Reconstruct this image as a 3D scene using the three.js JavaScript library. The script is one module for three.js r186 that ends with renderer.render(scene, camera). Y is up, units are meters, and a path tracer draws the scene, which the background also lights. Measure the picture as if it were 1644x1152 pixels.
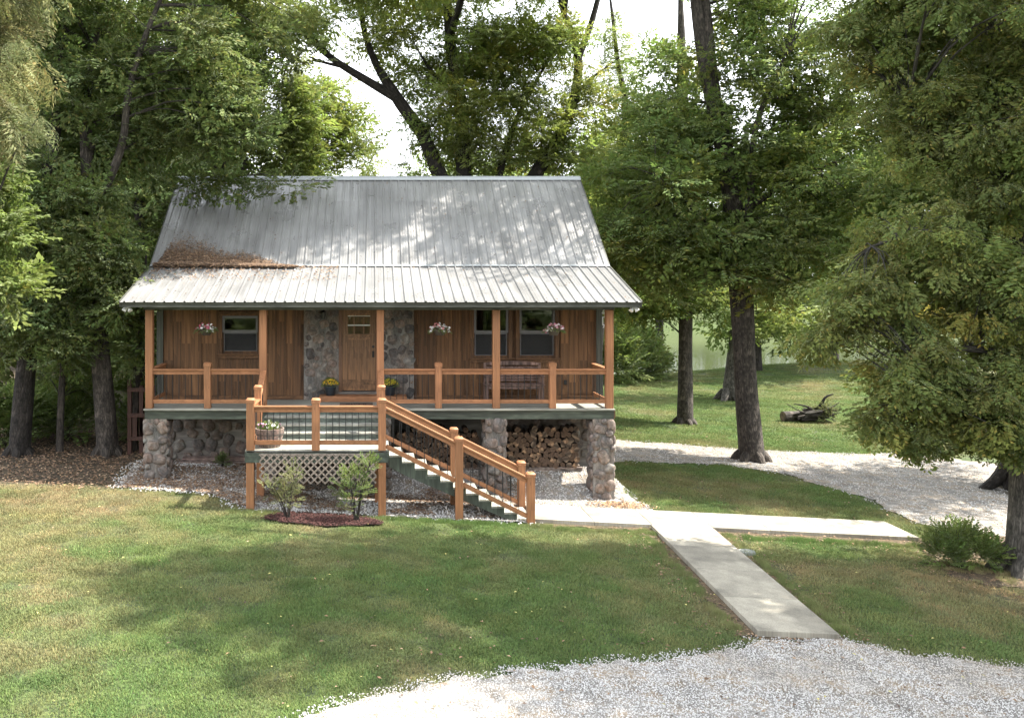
import * as THREE from 'three';
import { mergeGeometries, mergeVertices } from 'three/addons/utils/BufferGeometryUtils.js';
import { RoundedBoxGeometry } from 'three/addons/geometries/RoundedBoxGeometry.js';

// ---------- camera, sky, sun, exposure ----------
const F = 1410, CX = 600, CY = 455, EYE = 5, CAMZ = 20;      // focal length and principal point in photo pixels
const scene = new THREE.Scene();
const camera = new THREE.PerspectiveCamera(2 * Math.atan(697 / F) * 180 / Math.PI, 2088 / 1394, 0.3, 900);
camera.position.set(0, EYE, CAMZ);
camera.lookAt(0, EYE, 0);
camera.setViewOffset(2088, 1394, 444, 242, 1644, 1152);
const SUN = new THREE.Vector3(0.73, 1, -0.09).normalize();
{
  const w = 64, h = 64, data = new Float32Array(w * h * 4);
  for (let j = 0; j < h; j++) for (let i = 0; i < w; i++) {
    const e = ((j + 0.5) / h - 0.5) * 2, t = Math.pow(Math.max(0, e), 0.6), o = (j * w + i) * 4;
    data[o] = 0.86 - 0.22 * t; data[o + 1] = 0.88 - 0.20 * t; data[o + 2] = 0.91 - 0.16 * t; data[o + 3] = 1;
  }
  const sky = new THREE.DataTexture(data, w, h, THREE.RGBAFormat, THREE.FloatType);
  sky.mapping = THREE.EquirectangularReflectionMapping; sky.magFilter = THREE.LinearFilter; sky.needsUpdate = true;
  scene.background = sky; scene.environment = sky;
}
const sun = new THREE.DirectionalLight(new THREE.Color(1, 0.94, 0.84), 4.0);
sun.position.copy(SUN).multiplyScalar(60); sun.target.position.set(0, 0, 0);
sun.castShadow = true; sun.shadow.mapSize.set(4096, 4096);
Object.assign(sun.shadow.camera, { left: -40, right: 40, top: 40, bottom: -40, near: 1, far: 160 });
scene.add(sun, sun.target);
const renderer = new THREE.WebGLRenderer({ antialias: true });
renderer.toneMapping = THREE.LinearToneMapping;
renderer.toneMappingExposure = 4.15;
renderer.shadowMap.enabled = true;

// ---------- helpers ----------
let seed = 12345;
const rnd = () => { seed = (seed + 0x6d2b79f5) | 0; let t = Math.imul(seed ^ (seed >>> 15), 1 | seed); t = (t + Math.imul(t ^ (t >>> 7), 61 | t)) ^ t; return ((t ^ (t >>> 14)) >>> 0) / 4294967296; };
const rr = (a, b) => a + (b - a) * rnd();
const gauss = () => (rnd() + rnd() + rnd() - 1.5) / 1.5;
const clamp = (x, a = 0, b = 1) => Math.max(a, Math.min(b, x));
const sm = (a, b, x) => { const t = clamp((x - a) / (b - a)); return t * t * (3 - 2 * t); };
const hash = (x, y, s = 0) => { let h = Math.imul(x, 374761393) ^ Math.imul(y, 668265263) ^ Math.imul(s + 11, 982451653); h = Math.imul(h ^ (h >>> 13), 1274126177); return ((h ^ (h >>> 16)) >>> 0) / 4294967296; };
function noise(x, y, per = 0, s = 0) {
  const xi = Math.floor(x), yi = Math.floor(y), f = x - xi, g = y - yi, u = f * f * (3 - 2 * f), v = g * g * (3 - 2 * g);
  const w = (n) => per ? ((n % per) + per) % per : n;
  const a = hash(w(xi), w(yi), s), b = hash(w(xi + 1), w(yi), s), c = hash(w(xi), w(yi + 1), s), d = hash(w(xi + 1), w(yi + 1), s);
  return a + (b - a) * u + (c - a) * v + (a - b - c + d) * u * v;
}
function fbm(x, y, oct = 4, per = 0, s = 0) { let v = 0, a = 0.5, t = 0; for (let i = 0; i < oct; i++) { v += a * noise(x, y, per, s + i); t += a; a *= 0.5; x *= 2; y *= 2; per *= 2; } return v / t; }
const P = (px, py, d) => new THREE.Vector3((px - CX) * d / F, EYE - (py - CY) * d / F, CAMZ - d);   // a photo pixel at a known distance
const V = (x, y, z) => new THREE.Vector3(x, y, z);
const used = {};
function numbered(n) { const k = used[n] = (used[n] ?? -1) + 1; return k ? n + '_' + String(k).padStart(3, '0') : n; }
function tag(o, label, category, group, kind) { Object.assign(o.userData, { label, category }); if (group) o.userData.group = group; if (kind) o.userData.kind = kind; return o; }
function shadows(o) { o.castShadow = o.receiveShadow = true; return o; }
function thing(name, label, category, pos = [0, 0, 0], group) { const g = new THREE.Group(); g.name = numbered(name); g.position.set(...pos); scene.add(g); return tag(g, label, category, group); }
function mesh(name, geo, mat, parent) { const m = shadows(new THREE.Mesh(geo, mat)); m.name = parent ? name : numbered(name); (parent ?? scene).add(m); return m; }
function structure(name, geo, mat) { const m = mesh(name, geo, mat); m.userData.kind = 'structure'; return m; }
const boxCache = {};
function box(name, mat, parent, x0, x1, y0, y1, z0, z1, bevel = 0) {   // an axis-aligned board between two corners
  const k = [x1 - x0, y1 - y0, z1 - z0].map((v) => v.toFixed(3)).join() + bevel;
  const g = boxCache[k] ??= bevel ? new RoundedBoxGeometry(x1 - x0, y1 - y0, z1 - z0, 1, bevel) : new THREE.BoxGeometry(x1 - x0, y1 - y0, z1 - z0);
  const m = mesh(name, g, mat, parent); m.position.set((x0 + x1) / 2, (y0 + y1) / 2, (z0 + z1) / 2); return m;
}
function bar(name, mat, parent, a, b, w, h, bevel = 0) {              // a board from a to b, w wide and h high, its top kept level sideways
  const len = a.distanceTo(b), k = 'bar' + [len, w, h].map((v) => v.toFixed(3)).join();
  const g = boxCache[k] ??= bevel ? new RoundedBoxGeometry(len, h, w, 1, bevel) : new THREE.BoxGeometry(len, h, w);
  const m = mesh(name, g, mat, parent), x = b.clone().sub(a).normalize(), z = V(0, 1, 0).cross(x).negate().normalize().negate();
  const y = z.clone().cross(x).normalize();
  m.quaternion.setFromRotationMatrix(new THREE.Matrix4().makeBasis(x, y, z)); m.position.copy(a).add(b).multiplyScalar(0.5); return m;
}
function rod(name, mat, parent, a, b, r, sides = 6) {
  const len = a.distanceTo(b), k = 'rod' + [len, r].map((v) => v.toFixed(3)).join() + sides;
  const g = boxCache[k] ??= new THREE.CylinderGeometry(r, r, len, sides);
  const m = mesh(name, g, mat, parent); m.quaternion.setFromUnitVectors(V(0, 1, 0), b.clone().sub(a).normalize()); m.position.copy(a).add(b).multiplyScalar(0.5); return m;
}
function tubeGeo(pts, radii, sides = 7, segs = 0, wob = 0) {          // a tapered tube through points
  const curve = new THREE.CatmullRomCurve3(pts, false, 'centripetal'), n = segs || Math.max(3, (pts.length - 1) * 4);
  const pos = [], uv = [], idx = []; let len = 0, last = null, up = V(0.3, 0.1, 1).normalize();
  for (let i = 0; i <= n; i++) {
    const t = i / n, p = curve.getPoint(t), tan = curve.getTangent(t), k = t * (radii.length - 1), j = Math.min(radii.length - 2, Math.floor(k));
    const r = radii.length > 1 ? radii[j] + (radii[j + 1] - radii[j]) * (k - j) : radii[0];
    if (last) len += p.distanceTo(last); last = p;
    const s = tan.clone().cross(up).normalize(); up = s.clone().cross(tan).normalize();
    for (let a = 0; a <= sides; a++) {
      const th = a / sides * Math.PI * 2, q = wob ? r * (1 + wob * (noise(Math.cos(th) * 1.7 + 9, Math.sin(th) * 1.7 + len * 0.5, 0, 5) - 0.5)) : r;
      const v = s.clone().multiplyScalar(Math.cos(th) * q).addScaledVector(up, Math.sin(th) * q).add(p);
      pos.push(v.x, v.y, v.z); uv.push(a / sides * Math.max(1, Math.round(radii[0] * 8)), len * 0.9);
    }
  }
  for (let i = 0; i < n; i++) for (let a = 0; a < sides; a++) { const o = i * (sides + 1) + a, q = o + sides + 1; idx.push(o, o + 1, q, o + 1, q + 1, q); }
  const g = new THREE.BufferGeometry(); g.setAttribute('position', new THREE.Float32BufferAttribute(pos, 3)); g.setAttribute('uv', new THREE.Float32BufferAttribute(uv, 2)); g.setIndex(idx); g.computeVertexNormals(); return g;
}
function tex(w, h, fn, srgb = true, repeat = [1, 1]) {
  const d = new Uint8Array(w * h * 4);
  for (let j = 0; j < h; j++) for (let i = 0; i < w; i++) { const c = fn(i / w, j / h, i, j), o = (j * w + i) * 4; if (c.length) { d[o] = clamp(c[0]) * 255; d[o + 1] = clamp(c[1]) * 255; d[o + 2] = clamp(c[2]) * 255; } else d[o] = d[o + 1] = d[o + 2] = clamp(c.valueOf()) * 255; d[o + 3] = 255; }
  const t = new THREE.DataTexture(d, w, h); t.wrapS = t.wrapT = THREE.RepeatWrapping; t.magFilter = THREE.LinearFilter; t.minFilter = THREE.LinearMipmapLinearFilter; t.generateMipmaps = true; if (srgb) t.colorSpace = THREE.SRGBColorSpace; t.repeat.set(...repeat); t.needsUpdate = true; return t;
}
const gray = (v) => [v, v, v];
const lin = (r, g, b) => new THREE.Color().setRGB(r, g, b);
const std = (o) => new THREE.MeshStandardMaterial({ roughness: 0.8, metalness: 0, ...o });
function instanced(name, geo, mat, list, parent, colors) {
  const m = new THREE.InstancedMesh(geo, mat, list.length); list.forEach((x, i) => m.setMatrixAt(i, x));
  if (colors) colors.forEach((c, i) => m.setColorAt(i, c));
  m.name = parent ? name : numbered(name); m.userData.kind = 'stuff'; shadows(m); (parent ?? scene).add(m); return m;
}

// ---------- textures ----------
const T = {
  grain: tex(256, 512, (u, v) => { const a = fbm(u * 24, v * 3, 4, 24, 1), b = noise(u * 90, v * 6, 90, 3), k = fbm(u * 3, v * 2, 3, 3, 9), kn = noise(u * 5, v * 5, 5, 31) > 0.86 ? 0.85 : 1; return gray(clamp((0.52 + 0.4 * a + 0.18 * (b - 0.5) + 0.35 * (k - 0.5)) * kn)); }),
  weather: tex(256, 512, (u, v) => { const a = fbm(u * 30, v * 3, 4, 30, 21), k = fbm(u * 4, v * 3, 4, 4, 29); return [clamp(0.36 + 0.62 * a + 0.5 * (k - 0.5)), clamp(0.33 + 0.62 * a + 0.42 * (k - 0.5)), clamp(0.32 + 0.6 * a + 0.36 * (k - 0.5))]; }),
  bark: tex(256, 512, (u, v) => { const r = Math.abs(fbm(u * 18, v * 7, 3, 0, 2) - 0.5) * 2.2, q = Math.abs(fbm(u * 32 + 3, v * 16, 2, 0, 12) - 0.5) * 1.4, m = fbm(u * 8, v * 8, 4, 8, 7); return gray(clamp(0.42 + 0.55 * r + 0.3 * q + 0.45 * (m - 0.5))); }),
  paint: tex(128, 512, (u, v) => { const x = fbm(u * 20, v * 3, 3, 20, 41), k = fbm(u * 3, v * 3, 3, 3, 42); return gray(clamp(0.84 + 0.26 * (x - 0.5) + 0.3 * (k - 0.5)) * (noise(u * 4, v * 6, 4, 47) > 0.93 ? 0.8 : 1)); }),
  ground: tex(512, 512, (u, v) => { const a = fbm(u * 60, v * 60, 3, 60, 4), b = fbm(u * 12, v * 12, 4, 12, 6); return [clamp(0.5 + 0.55 * (a - 0.5) + 0.4 * (b - 0.5) + 0.15), clamp(0.5 + 0.55 * (a - 0.5) + 0.35 * (b - 0.5) + 0.15), clamp(0.5 + 0.5 * (a - 0.5) + 0.3 * (b - 0.5) + 0.1)]; }),
  gravel: tex(512, 512, (u, v) => { const a = noise(u * 170, v * 170, 170, 4), c = noise(u * 85, v * 85, 85, 14), b = fbm(u * 4, v * 4, 5, 4, 6), t = fbm(u * 9, v * 9, 3, 9, 26); const w = clamp(0.66 + 0.3 * (a - 0.45) + 0.18 * (c - 0.5) + 0.4 * (b - 0.5)); return [w, w * (0.985 - 0.06 * clamp(t * 3 - 1.3)), w * (0.97 - 0.14 * clamp(t * 3 - 1.3))]; }),
  concrete: tex(512, 512, (u, v) => { const a = noise(u * 200, v * 200, 200, 4), b = fbm(u * 8, v * 8, 5, 8, 16); const st = fbm(u * 3, v * 3, 4, 3, 66), w = (0.8 + 0.14 * (a - 0.5) + 0.28 * (b - 0.5)) * (1 - 0.14 * sm(0.5, 0.72, st)); return [w, w * 0.975, w * 0.93]; }),
  stone: tex(256, 256, (u, v) => { const a = fbm(u * 6, v * 6, 5, 6, 4), b = noise(u * 60, v * 60, 60, 8), c = fbm(u * 3, v * 3, 3, 3, 44); const w = 0.66 + 0.5 * (a - 0.5) + 0.18 * (b - 0.5); return [w * (1 + 0.2 * (c - 0.5)), w, w * (1 - 0.15 * (c - 0.5))]; }),
  roof: tex(1024, 1024, (u, v) => { const s = fbm(u * 200, v * 5, 3, 200, 4), b = fbm(u * 9, v * 7, 5, 9, 6), sp = noise(u * 260, v * 200, 260, 71), d = fbm(u * 40, v * 24, 3, 40, 33); let w = 0.88 + 0.12 * (s - 0.5) + 0.24 * (b - 0.5); let r = w, g = w, bl = w * 1.01; if (sp > 0.93 && d > 0.55) { r *= 0.78; g *= 0.66; bl *= 0.6; } return [r, g, bl]; }),
  rough: tex(256, 256, (u, v) => gray(0.35 + 0.65 * fbm(u * 10, v * 10, 5, 10, 12)), false),
  ripple: tex(512, 512, (u, v) => gray(fbm(u * 24, v * 24, 4, 24, 50)), false),
};

// ---------- materials ----------
const M = {};
const variants = (n, fn) => Array.from({ length: n }, (_, i) => fn(i));
const shiftTex = (t, i) => { const c = t.clone(); c.offset.set((i * 0.37) % 1, (i * 0.61) % 1); c.needsUpdate = true; return c; };
M.siding = variants(6, (i) => std({ color: lin(0.37 * (0.66 + 0.095 * i), 0.18 * (0.66 + 0.095 * i), 0.076 * (0.68 + 0.09 * i)), map: shiftTex(T.grain, i), bumpMap: T.grain, bumpScale: 0.003, roughness: 0.72 }));
M.post = variants(3, (i) => std({ color: lin(0.46 + 0.04 * i, 0.207 + 0.016 * i, 0.092 + 0.008 * i), map: shiftTex(T.paint, i), roughness: 0.6 }));
M.green = std({ color: lin(0.125, 0.15, 0.115), map: T.grain, roughness: 0.6 });
M.trim = std({ color: lin(0.16, 0.17, 0.145), map: T.grain, roughness: 0.6 });
M.fascia = std({ color: lin(0.16, 0.165, 0.14), map: T.grain, roughness: 0.55 });
M.deck = variants(3, (i) => std({ color: lin(0.62 + 0.04 * i, 0.61 + 0.04 * i, 0.53 + 0.03 * i), map: shiftTex(T.grain, i), roughness: 0.75 }));
M.riser = std({ color: lin(0.2, 0.24, 0.2), map: T.grain, roughness: 0.7 });
M.black = std({ color: lin(0.012, 0.012, 0.013), roughness: 0.5 });
M.roof = std({ color: lin(0.37, 0.366, 0.355), map: T.roof, metalness: 0.35, roughness: 0.5, roughnessMap: T.rough });
M.ridge = std({ color: lin(0.36, 0.38, 0.39), metalness: 0.3, roughness: 0.5 });
M.stone = [[0.48, 0.375, 0.315], [0.41, 0.325, 0.275], [0.52, 0.385, 0.305], [0.35, 0.285, 0.25], [0.5, 0.43, 0.365], [0.47, 0.345, 0.285]].map((c, i) => std({ color: lin(...c), map: shiftTex(T.stone, i), bumpMap: T.stone, bumpScale: 0.012, roughness: 0.9 }));
M.stonePanel = [...M.stone, ...[[0.2, 0.168, 0.155], [0.26, 0.215, 0.195], [0.23, 0.2, 0.19]].map((c, i) => std({ color: lin(...c), map: shiftTex(T.stone, i + 4), bumpMap: T.stone, bumpScale: 0.01, roughness: 0.88 }))];   // some stones by the door are darker rock
M.mortar = std({ color: lin(0.46, 0.39, 0.335), map: T.stone, bumpMap: T.stone, bumpScale: 0.012, roughness: 0.95 });
M.concrete = variants(3, (i) => std({ color: lin(0.54, 0.525, 0.475), map: shiftTex(T.concrete, i), bumpMap: T.concrete, bumpScale: 0.002, roughness: 0.9 }));
M.lattice = std({ color: lin(0.62, 0.56, 0.5), map: T.weather, roughness: 0.85 });
M.oldwood = variants(3, (i) => std({ color: lin(0.46 + 0.03 * i, 0.41, 0.38), map: shiftTex(T.weather, i), bumpMap: T.weather, bumpScale: 0.003, roughness: 0.9 }));
M.bench = std({ color: lin(0.38, 0.27, 0.24), map: T.weather, roughness: 0.8 });
M.door = std({ color: lin(0.42, 0.215, 0.1), map: T.grain, bumpMap: T.grain, bumpScale: 0.001, roughness: 0.5 });
M.doorTrim = std({ color: lin(0.34, 0.17, 0.09), map: T.grain, roughness: 0.6 });
M.sash = std({ color: lin(0.17, 0.165, 0.18), roughness: 0.5 });
M.white = std({ color: lin(0.75, 0.75, 0.73), roughness: 0.5 });
M.glass = new THREE.MeshPhysicalMaterial({ color: 0xffffff, transmission: 1, thickness: 0, roughness: 0.02, ior: 1.5 });
M.screen = new THREE.MeshStandardMaterial({ color: lin(0.035, 0.035, 0.037), roughness: 0.9, transparent: true, opacity: 0.75 });
M.inside = std({ color: lin(0.10, 0.095, 0.085), roughness: 0.9 });
M.bark = [[0.15, 0.125, 0.105], [0.07, 0.058, 0.05], [0.21, 0.19, 0.165]].map((c) => std({ color: lin(...c), map: T.bark, bumpMap: T.bark, bumpScale: 0.03, roughness: 0.95 }));
M.dead = std({ color: lin(1, 1, 1), roughness: 0.9, side: THREE.DoubleSide });
const leafMat = (r, g, b, tr = 0.42) => new THREE.MeshPhysicalMaterial({ color: lin(r, g, b), roughness: 1, transmission: tr, thickness: 0, specularIntensity: 0.4, clearcoat: 0.06, clearcoatRoughness: 0.3, vertexColors: true, side: THREE.DoubleSide });
M.leafHackberry = leafMat(0.145, 0.2, 0.06, 0.5);
M.leafOak = leafMat(0.165, 0.23, 0.06, 0.5);
M.leafWalnut = leafMat(0.215, 0.275, 0.066, 0.58);
M.leafElm = leafMat(0.19, 0.235, 0.068, 0.5);
M.leafWillow = leafMat(0.19, 0.205, 0.085, 0.42);
M.grass = new THREE.MeshPhysicalMaterial({ color: lin(1, 1, 1), roughness: 1, specularIntensity: 0.3, transmission: 0.3, thickness: 0, side: THREE.DoubleSide });

// ---------- terrain ----------
function G(x, z) {                                                    // ground height
  let y = 0.28 - 0.048 * clamp(x, -8, 15);
  const w = sm(0.2, -1.0, z) * sm(6.2, 5.5, x) * sm(-6.6, -5.6, x) * sm(-11, -10, z);
  y += (0.56 - 0.016 * x - y) * w;
  y += 0.95 * Math.exp(-(((x - 28) / 9) ** 2) - ((z + 31) / 5) ** 2);
  y += 0.05 * (fbm(x * 0.35, z * 0.35, 3, 0, 77) - 0.5);
  const bank = sm(-31, -37, z) * sm(-14, -4, x);
  y = y * (1 - bank) - 3.0 * bank;
  y += 7 * sm(-100, -125, z);
  return y;
}
function onGround(px, py) { let d = 20; for (let i = 0; i < 30; i++) { const x = (px - CX) * d / F; d = (EYE - G(x, CAMZ - d)) * F / (py - CY); } return [(px - CX) * d / F, CAMZ - d]; }
function sdPoly(x, z, poly) {                                          // signed distance, positive inside
  let d = 1e9, inside = false;
  for (let i = 0, j = poly.length - 1; i < poly.length; j = i++) {
    const [ax, az] = poly[j], [bx, bz] = poly[i], ex = bx - ax, ez = bz - az, t = clamp(((x - ax) * ex + (z - az) * ez) / (ex * ex + ez * ez));
    d = Math.min(d, Math.hypot(x - ax - ex * t, z - az - ez * t));
    if ((az > z) !== (bz > z) && x < ax + (z - az) / (bz - az) * (bx - ax)) inside = !inside;
  }
  return inside ? d : -d;
}
const pix = (...list) => list.map(([x, y]) => onGround(x, y));
const AREA = {
  front: [...pix([430, 1190], [510, 1152], [640, 1112], [800, 1086], [1000, 1064], [1180, 1046], [1213, 1030], [1350, 1030], [1420, 1045], [1500, 1058], [1644, 1077], [1900, 1100]), [12, 19], [-1.6, 19]],
  drive: [...pix([860, 700], [985, 707], [1200, 722], [1430, 728], [1644, 748], [1850, 768], [1900, 905], [1610, 862], [1480, 842], [1380, 797], [1260, 762], [1160, 747], [985, 741], [860, 738])],
  house: [[-5.7, -1.7], [-5.7, 0.95], [-4.4, 0.98], [-3.5, 1.05], [-2.95, 1.7], [-2.6, 2.2], [0.3, 2.15], [1.7, 2.2], [3.2, 2.12], [3.42, 2.0], [3.42, 0.9], [5.9, 0.95], [6.15, 0.6], [5.9, -0.4], [5.75, -1.7]],
  woods: [[-40, 0.9], [-9, 1.15], [-5.6, 0.95], [-5.3, -12], [-12, -15], [-40, -15]],
  soil: [[5.1, 2.32], [5.4, 3.0], [5.15, 7.6], [5.6, 7.7], [6.6, 7.7], [6.98, 4.5], [7.05, 2.5], [11, 2.45], [11.3, 1.9], [3.5, 1.95], [3.3, 2.25]],
  tree: pix([1470, 872], [1520, 925], [1600, 945], [1700, 960], [1800, 940], [1800, 880], [1600, 860]),
  bed: Array.from({ length: 14 }, (_, i) => { const a = i / 14 * Math.PI * 2; return [-1.02 + 1.18 * Math.cos(a) * (1 + 0.07 * Math.sin(3 * a)), 2.72 + 0.44 * Math.sin(a)]; }),
};
const areaNoise = (x, z) => 0.32 * (fbm(x * 2.2, z * 2.2, 3, 0, 51) - 0.5) + 0.14 * (noise(x * 9, z * 9, 0, 52) - 0.5);
const inArea = (k, x, z, amp = 1) => sdPoly(x, z, AREA[k]) + amp * areaNoise(x, z);
const walkZ = (z) => (z - 2.1) / 5.5;                                 // the front walk drifts a little sideways
const onWalk = (x, z) => (z > 0.88 && z < 2.12 && x > 3.25 && x < 11.15) || (z >= 2.0 && z < 7.62 && x > 5.64 - 0.23 * walkZ(z) - 0.02 && x < 6.9 - 0.32 * walkZ(z) + 0.02);
const dryness = (x, z) => clamp(0.2 + 1.3 * (fbm(x * 0.45, z * 0.45, 4, 0, 8) - 0.5) + 0.9 * (fbm(x * 2.4, z * 2.4, 3, 0, 18) - 0.5) + 0.5 * sm(-2.8, -6, x) * sm(6, 1.5, z) + 0.55 * sm(2.4, 0.6, Math.hypot(x - 11.2, z - 5.2) / 1.6) - 0.1 * sm(-9, -14, z));
function lawnTone(x, z, c) {
  const d = dryness(x, z);
  return c.setRGB(0.135 + 0.17 * d, 0.2 + 0.055 * d, 0.062 + 0.075 * d);
}
{
  const axis = (lo, a, b, hi, step) => { const out = [], up = []; for (let x = a; x <= b + 1e-6; x += step) out.push(x); for (let x = b, s = step; x < hi;) { s *= 1.13; x += s; out.push(x); } for (let x = a, s = step; x > lo;) { s *= 1.13; x -= s; up.push(x); } return [...up.reverse(), ...out]; };
  const xs = axis(-420, -12, 17, 420, 0.35), zs = axis(-420, -36, 13, 420, 0.4), pos = [], uv = [], col = [], idx = [], c = new THREE.Color();
  for (const z of zs) for (const x of xs) {
    pos.push(x, G(x, z), z); uv.push(x / 1.7, z / 1.7);
    lawnTone(x, z, c); const w = Math.max(sm(-0.4, 0.6, sdPoly(x, z, AREA.woods)), sm(-13, -16, z) * sm(2, -2, x));
    c.multiplyScalar(0.85).lerp(lin(0.15, 0.11, 0.075), w); col.push(c.r, c.g, c.b);
  }
  for (let j = 0; j < zs.length - 1; j++) for (let i = 0; i < xs.length - 1; i++) { const o = j * xs.length + i, q = o + xs.length; idx.push(o, q, o + 1, o + 1, q, q + 1); }
  const g = new THREE.BufferGeometry(); g.setAttribute('position', new THREE.Float32BufferAttribute(pos, 3)); g.setAttribute('uv', new THREE.Float32BufferAttribute(uv, 2)); g.setAttribute('color', new THREE.Float32BufferAttribute(col, 3)); g.setIndex(idx); g.computeVertexNormals();
  structure('ground', g, std({ map: T.ground, vertexColors: true, bumpMap: T.ground, bumpScale: 0.02, roughness: 1 }));
}
function drape(name, f, [x0, x1, z0, z1], lift, cell, mat, uvs = 1) {     // a sheet over the ground where f > 0, its edge cut along f = 0
  const pos = [], uv = [], nx = Math.ceil((x1 - x0) / cell), nz = Math.ceil((z1 - z0) / cell), val = [];
  for (let j = 0; j <= nz; j++) for (let i = 0; i <= nx; i++) val.push(f(x0 + i * cell, z0 + j * cell));
  const put = (x, z) => { pos.push(x, G(x, z) + lift, z); uv.push(x * uvs, z * uvs); };
  const at = (i, j) => [x0 + i * cell, z0 + j * cell, val[j * (nx + 1) + i]];
  const tri = (a, b, c) => {
    const p = [a, b, c], out = [];
    for (let k = 0; k < 3; k++) { const u = p[k], v = p[(k + 1) % 3]; if (u[2] > 0) out.push(u); if ((u[2] > 0) !== (v[2] > 0)) { const t = u[2] / (u[2] - v[2]); out.push([u[0] + (v[0] - u[0]) * t, u[1] + (v[1] - u[1]) * t]); } }
    for (let k = 1; k + 1 < out.length; k++) for (const q of [out[0], out[k], out[k + 1]]) put(q[0], q[1]);
  };
  for (let j = 0; j < nz; j++) for (let i = 0; i < nx; i++) { tri(at(i, j), at(i, j + 1), at(i + 1, j)); tri(at(i + 1, j), at(i, j + 1), at(i + 1, j + 1)); }
  let g = new THREE.BufferGeometry(); g.setAttribute('position', new THREE.Float32BufferAttribute(pos, 3)); g.setAttribute('uv', new THREE.Float32BufferAttribute(uv, 2)); g = mergeVertices(g, 1e-3); g.computeVertexNormals();
  return structure(name, g, mat);
}
M.gravel = std({ color: lin(0.55, 0.53, 0.505), map: T.gravel, bumpMap: T.gravel, bumpScale: 0.025, roughness: 1 });
M.soil = std({ color: lin(0.23, 0.165, 0.115), map: T.ground, bumpMap: T.ground, bumpScale: 0.03, roughness: 1 });
M.mulch = std({ color: lin(0.065, 0.024, 0.02), map: T.ground, bumpMap: T.ground, bumpScale: 0.04, roughness: 1 });
drape('gravel_parking', (x, z) => inArea('front', x, z), [-3, 12, 6, 19], 0.028, 0.12, M.gravel, 0.8);
drape('gravel_drive', (x, z) => inArea('drive', x, z, 1.6), [3, 22, -12, 4.5], 0.026, 0.16, M.gravel, 0.8);
drape('gravel_apron', (x, z) => inArea('house', x, z), [-6, 6.5, -1.6, 2.6], 0.024, 0.1, M.gravel, 0.8);
drape('bare_soil', (x, z) => Math.max(inArea('soil', x, z, 0.7), inArea('tree', x, z, 2)), [3, 15, 1.5, 8], 0.016, 0.1, M.soil, 0.6);
drape('mulch_bed', (x, z) => inArea('bed', x, z, 0.5), [-2.6, 0.6, 2, 3.4], 0.04, 0.06, M.mulch, 1.2);

// lake and far bank
{
  const g = new THREE.PlaneGeometry(420, 90, 1, 1); g.rotateX(-Math.PI / 2); const u = g.attributes.uv; for (let i = 0; i < u.count; i++) u.setXY(i, u.getX(i) * 140, u.getY(i) * 30);
  const lake = structure('lake_water', g, std({ color: lin(0.055, 0.068, 0.03), roughness: 0.1, bumpMap: T.ripple, bumpScale: 0.0012 })); lake.position.set(100, -1.9, -32 - 45);
}

// concrete walk: separate slabs with open joints, standing a little above the soil
{
  const walk = structure('concrete_walk', new THREE.BufferGeometry(), M.concrete[0]); scene.remove(walk);
  const w = new THREE.Group(); w.name = 'concrete_walk'; w.userData.kind = 'structure'; scene.add(w);
  const slab = (c, i) => {                                             // c: four corners, counter-clockwise from above, as [x, z]
    const s = new THREE.Shape(c.map(([x, z]) => new THREE.Vector2(x, -z))), g = new THREE.ExtrudeGeometry(s, { depth: 0.19, bevelEnabled: true, bevelSize: 0.006, bevelThickness: 0.006, bevelSegments: 1 });
    g.rotateX(-Math.PI / 2); const p = g.attributes.position; for (let k = 0; k < p.count; k++) p.setY(k, p.getY(k) + 0.28 - 0.048 * p.getX(k) - 0.11);
    const u = g.attributes.uv; for (let k = 0; k < p.count; k++) u.setXY(k, p.getX(k) * 0.5, p.getZ(k) * 0.5); g.computeVertexNormals(); mesh('slab', g, M.concrete[i % 3], w);
  };
  const xs = [3.28, 4.5, 5.68, 6.92, 8.1, 9.3, 10.5, 11.12];
  for (let i = 0; i + 1 < xs.length; i++) slab([[xs[i] + 0.011, 2.1], [xs[i + 1] - 0.011, 2.1], [xs[i + 1] - 0.011, 0.9], [xs[i] + 0.011, 0.9]], i);
  const zs = [2.115, 3.5, 4.87, 6.24, 7.6];
  for (let i = 0; i + 1 < zs.length; i++) { const a = zs[i] + 0.011, b = zs[i + 1] - 0.011, l = (z) => 5.66 - 0.23 * walkZ(z), r = (z) => 6.9 - 0.32 * walkZ(z); slab([[l(b), b], [r(b), b], [r(a), a], [l(a), a]], i + 1); }
}

// ---------- cabin ----------
const DECK = 2.15, ZW = -1.6, WL = -5.31, WR = 5.6, ZB = -9.4;
const px = (x, d = 21.6) => (x - CX) * d / F, py = (y, d = 21.6) => EYE - (y - CY) * d / F;
const stoneGeos = variants(7, (i) => {
  let g = new THREE.IcosahedronGeometry(1, 2); g.deleteAttribute('uv'); g = mergeVertices(g); const p = g.attributes.position, uv = [];
  for (let k = 0; k < p.count; k++) { const v = V(p.getX(k), p.getY(k), p.getZ(k)); v.set(Math.sign(v.x) * Math.abs(v.x) ** 0.75, Math.sign(v.y) * Math.abs(v.y) ** 0.75, v.z); const q = 0.78 + 0.42 * fbm(v.x * 1.2 + i * 7 + 5, v.y * 1.2 + v.z * 0.8 + 3, 3, 0, i); p.setXYZ(k, v.x * q, v.y * q, v.z * q); uv.push(v.x * 0.4 + i * 0.3, v.y * 0.4 + v.z * 0.2); }
  g.setAttribute('uv', new THREE.Float32BufferAttribute(uv, 2)); g.computeVertexNormals(); return g;
});
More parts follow.
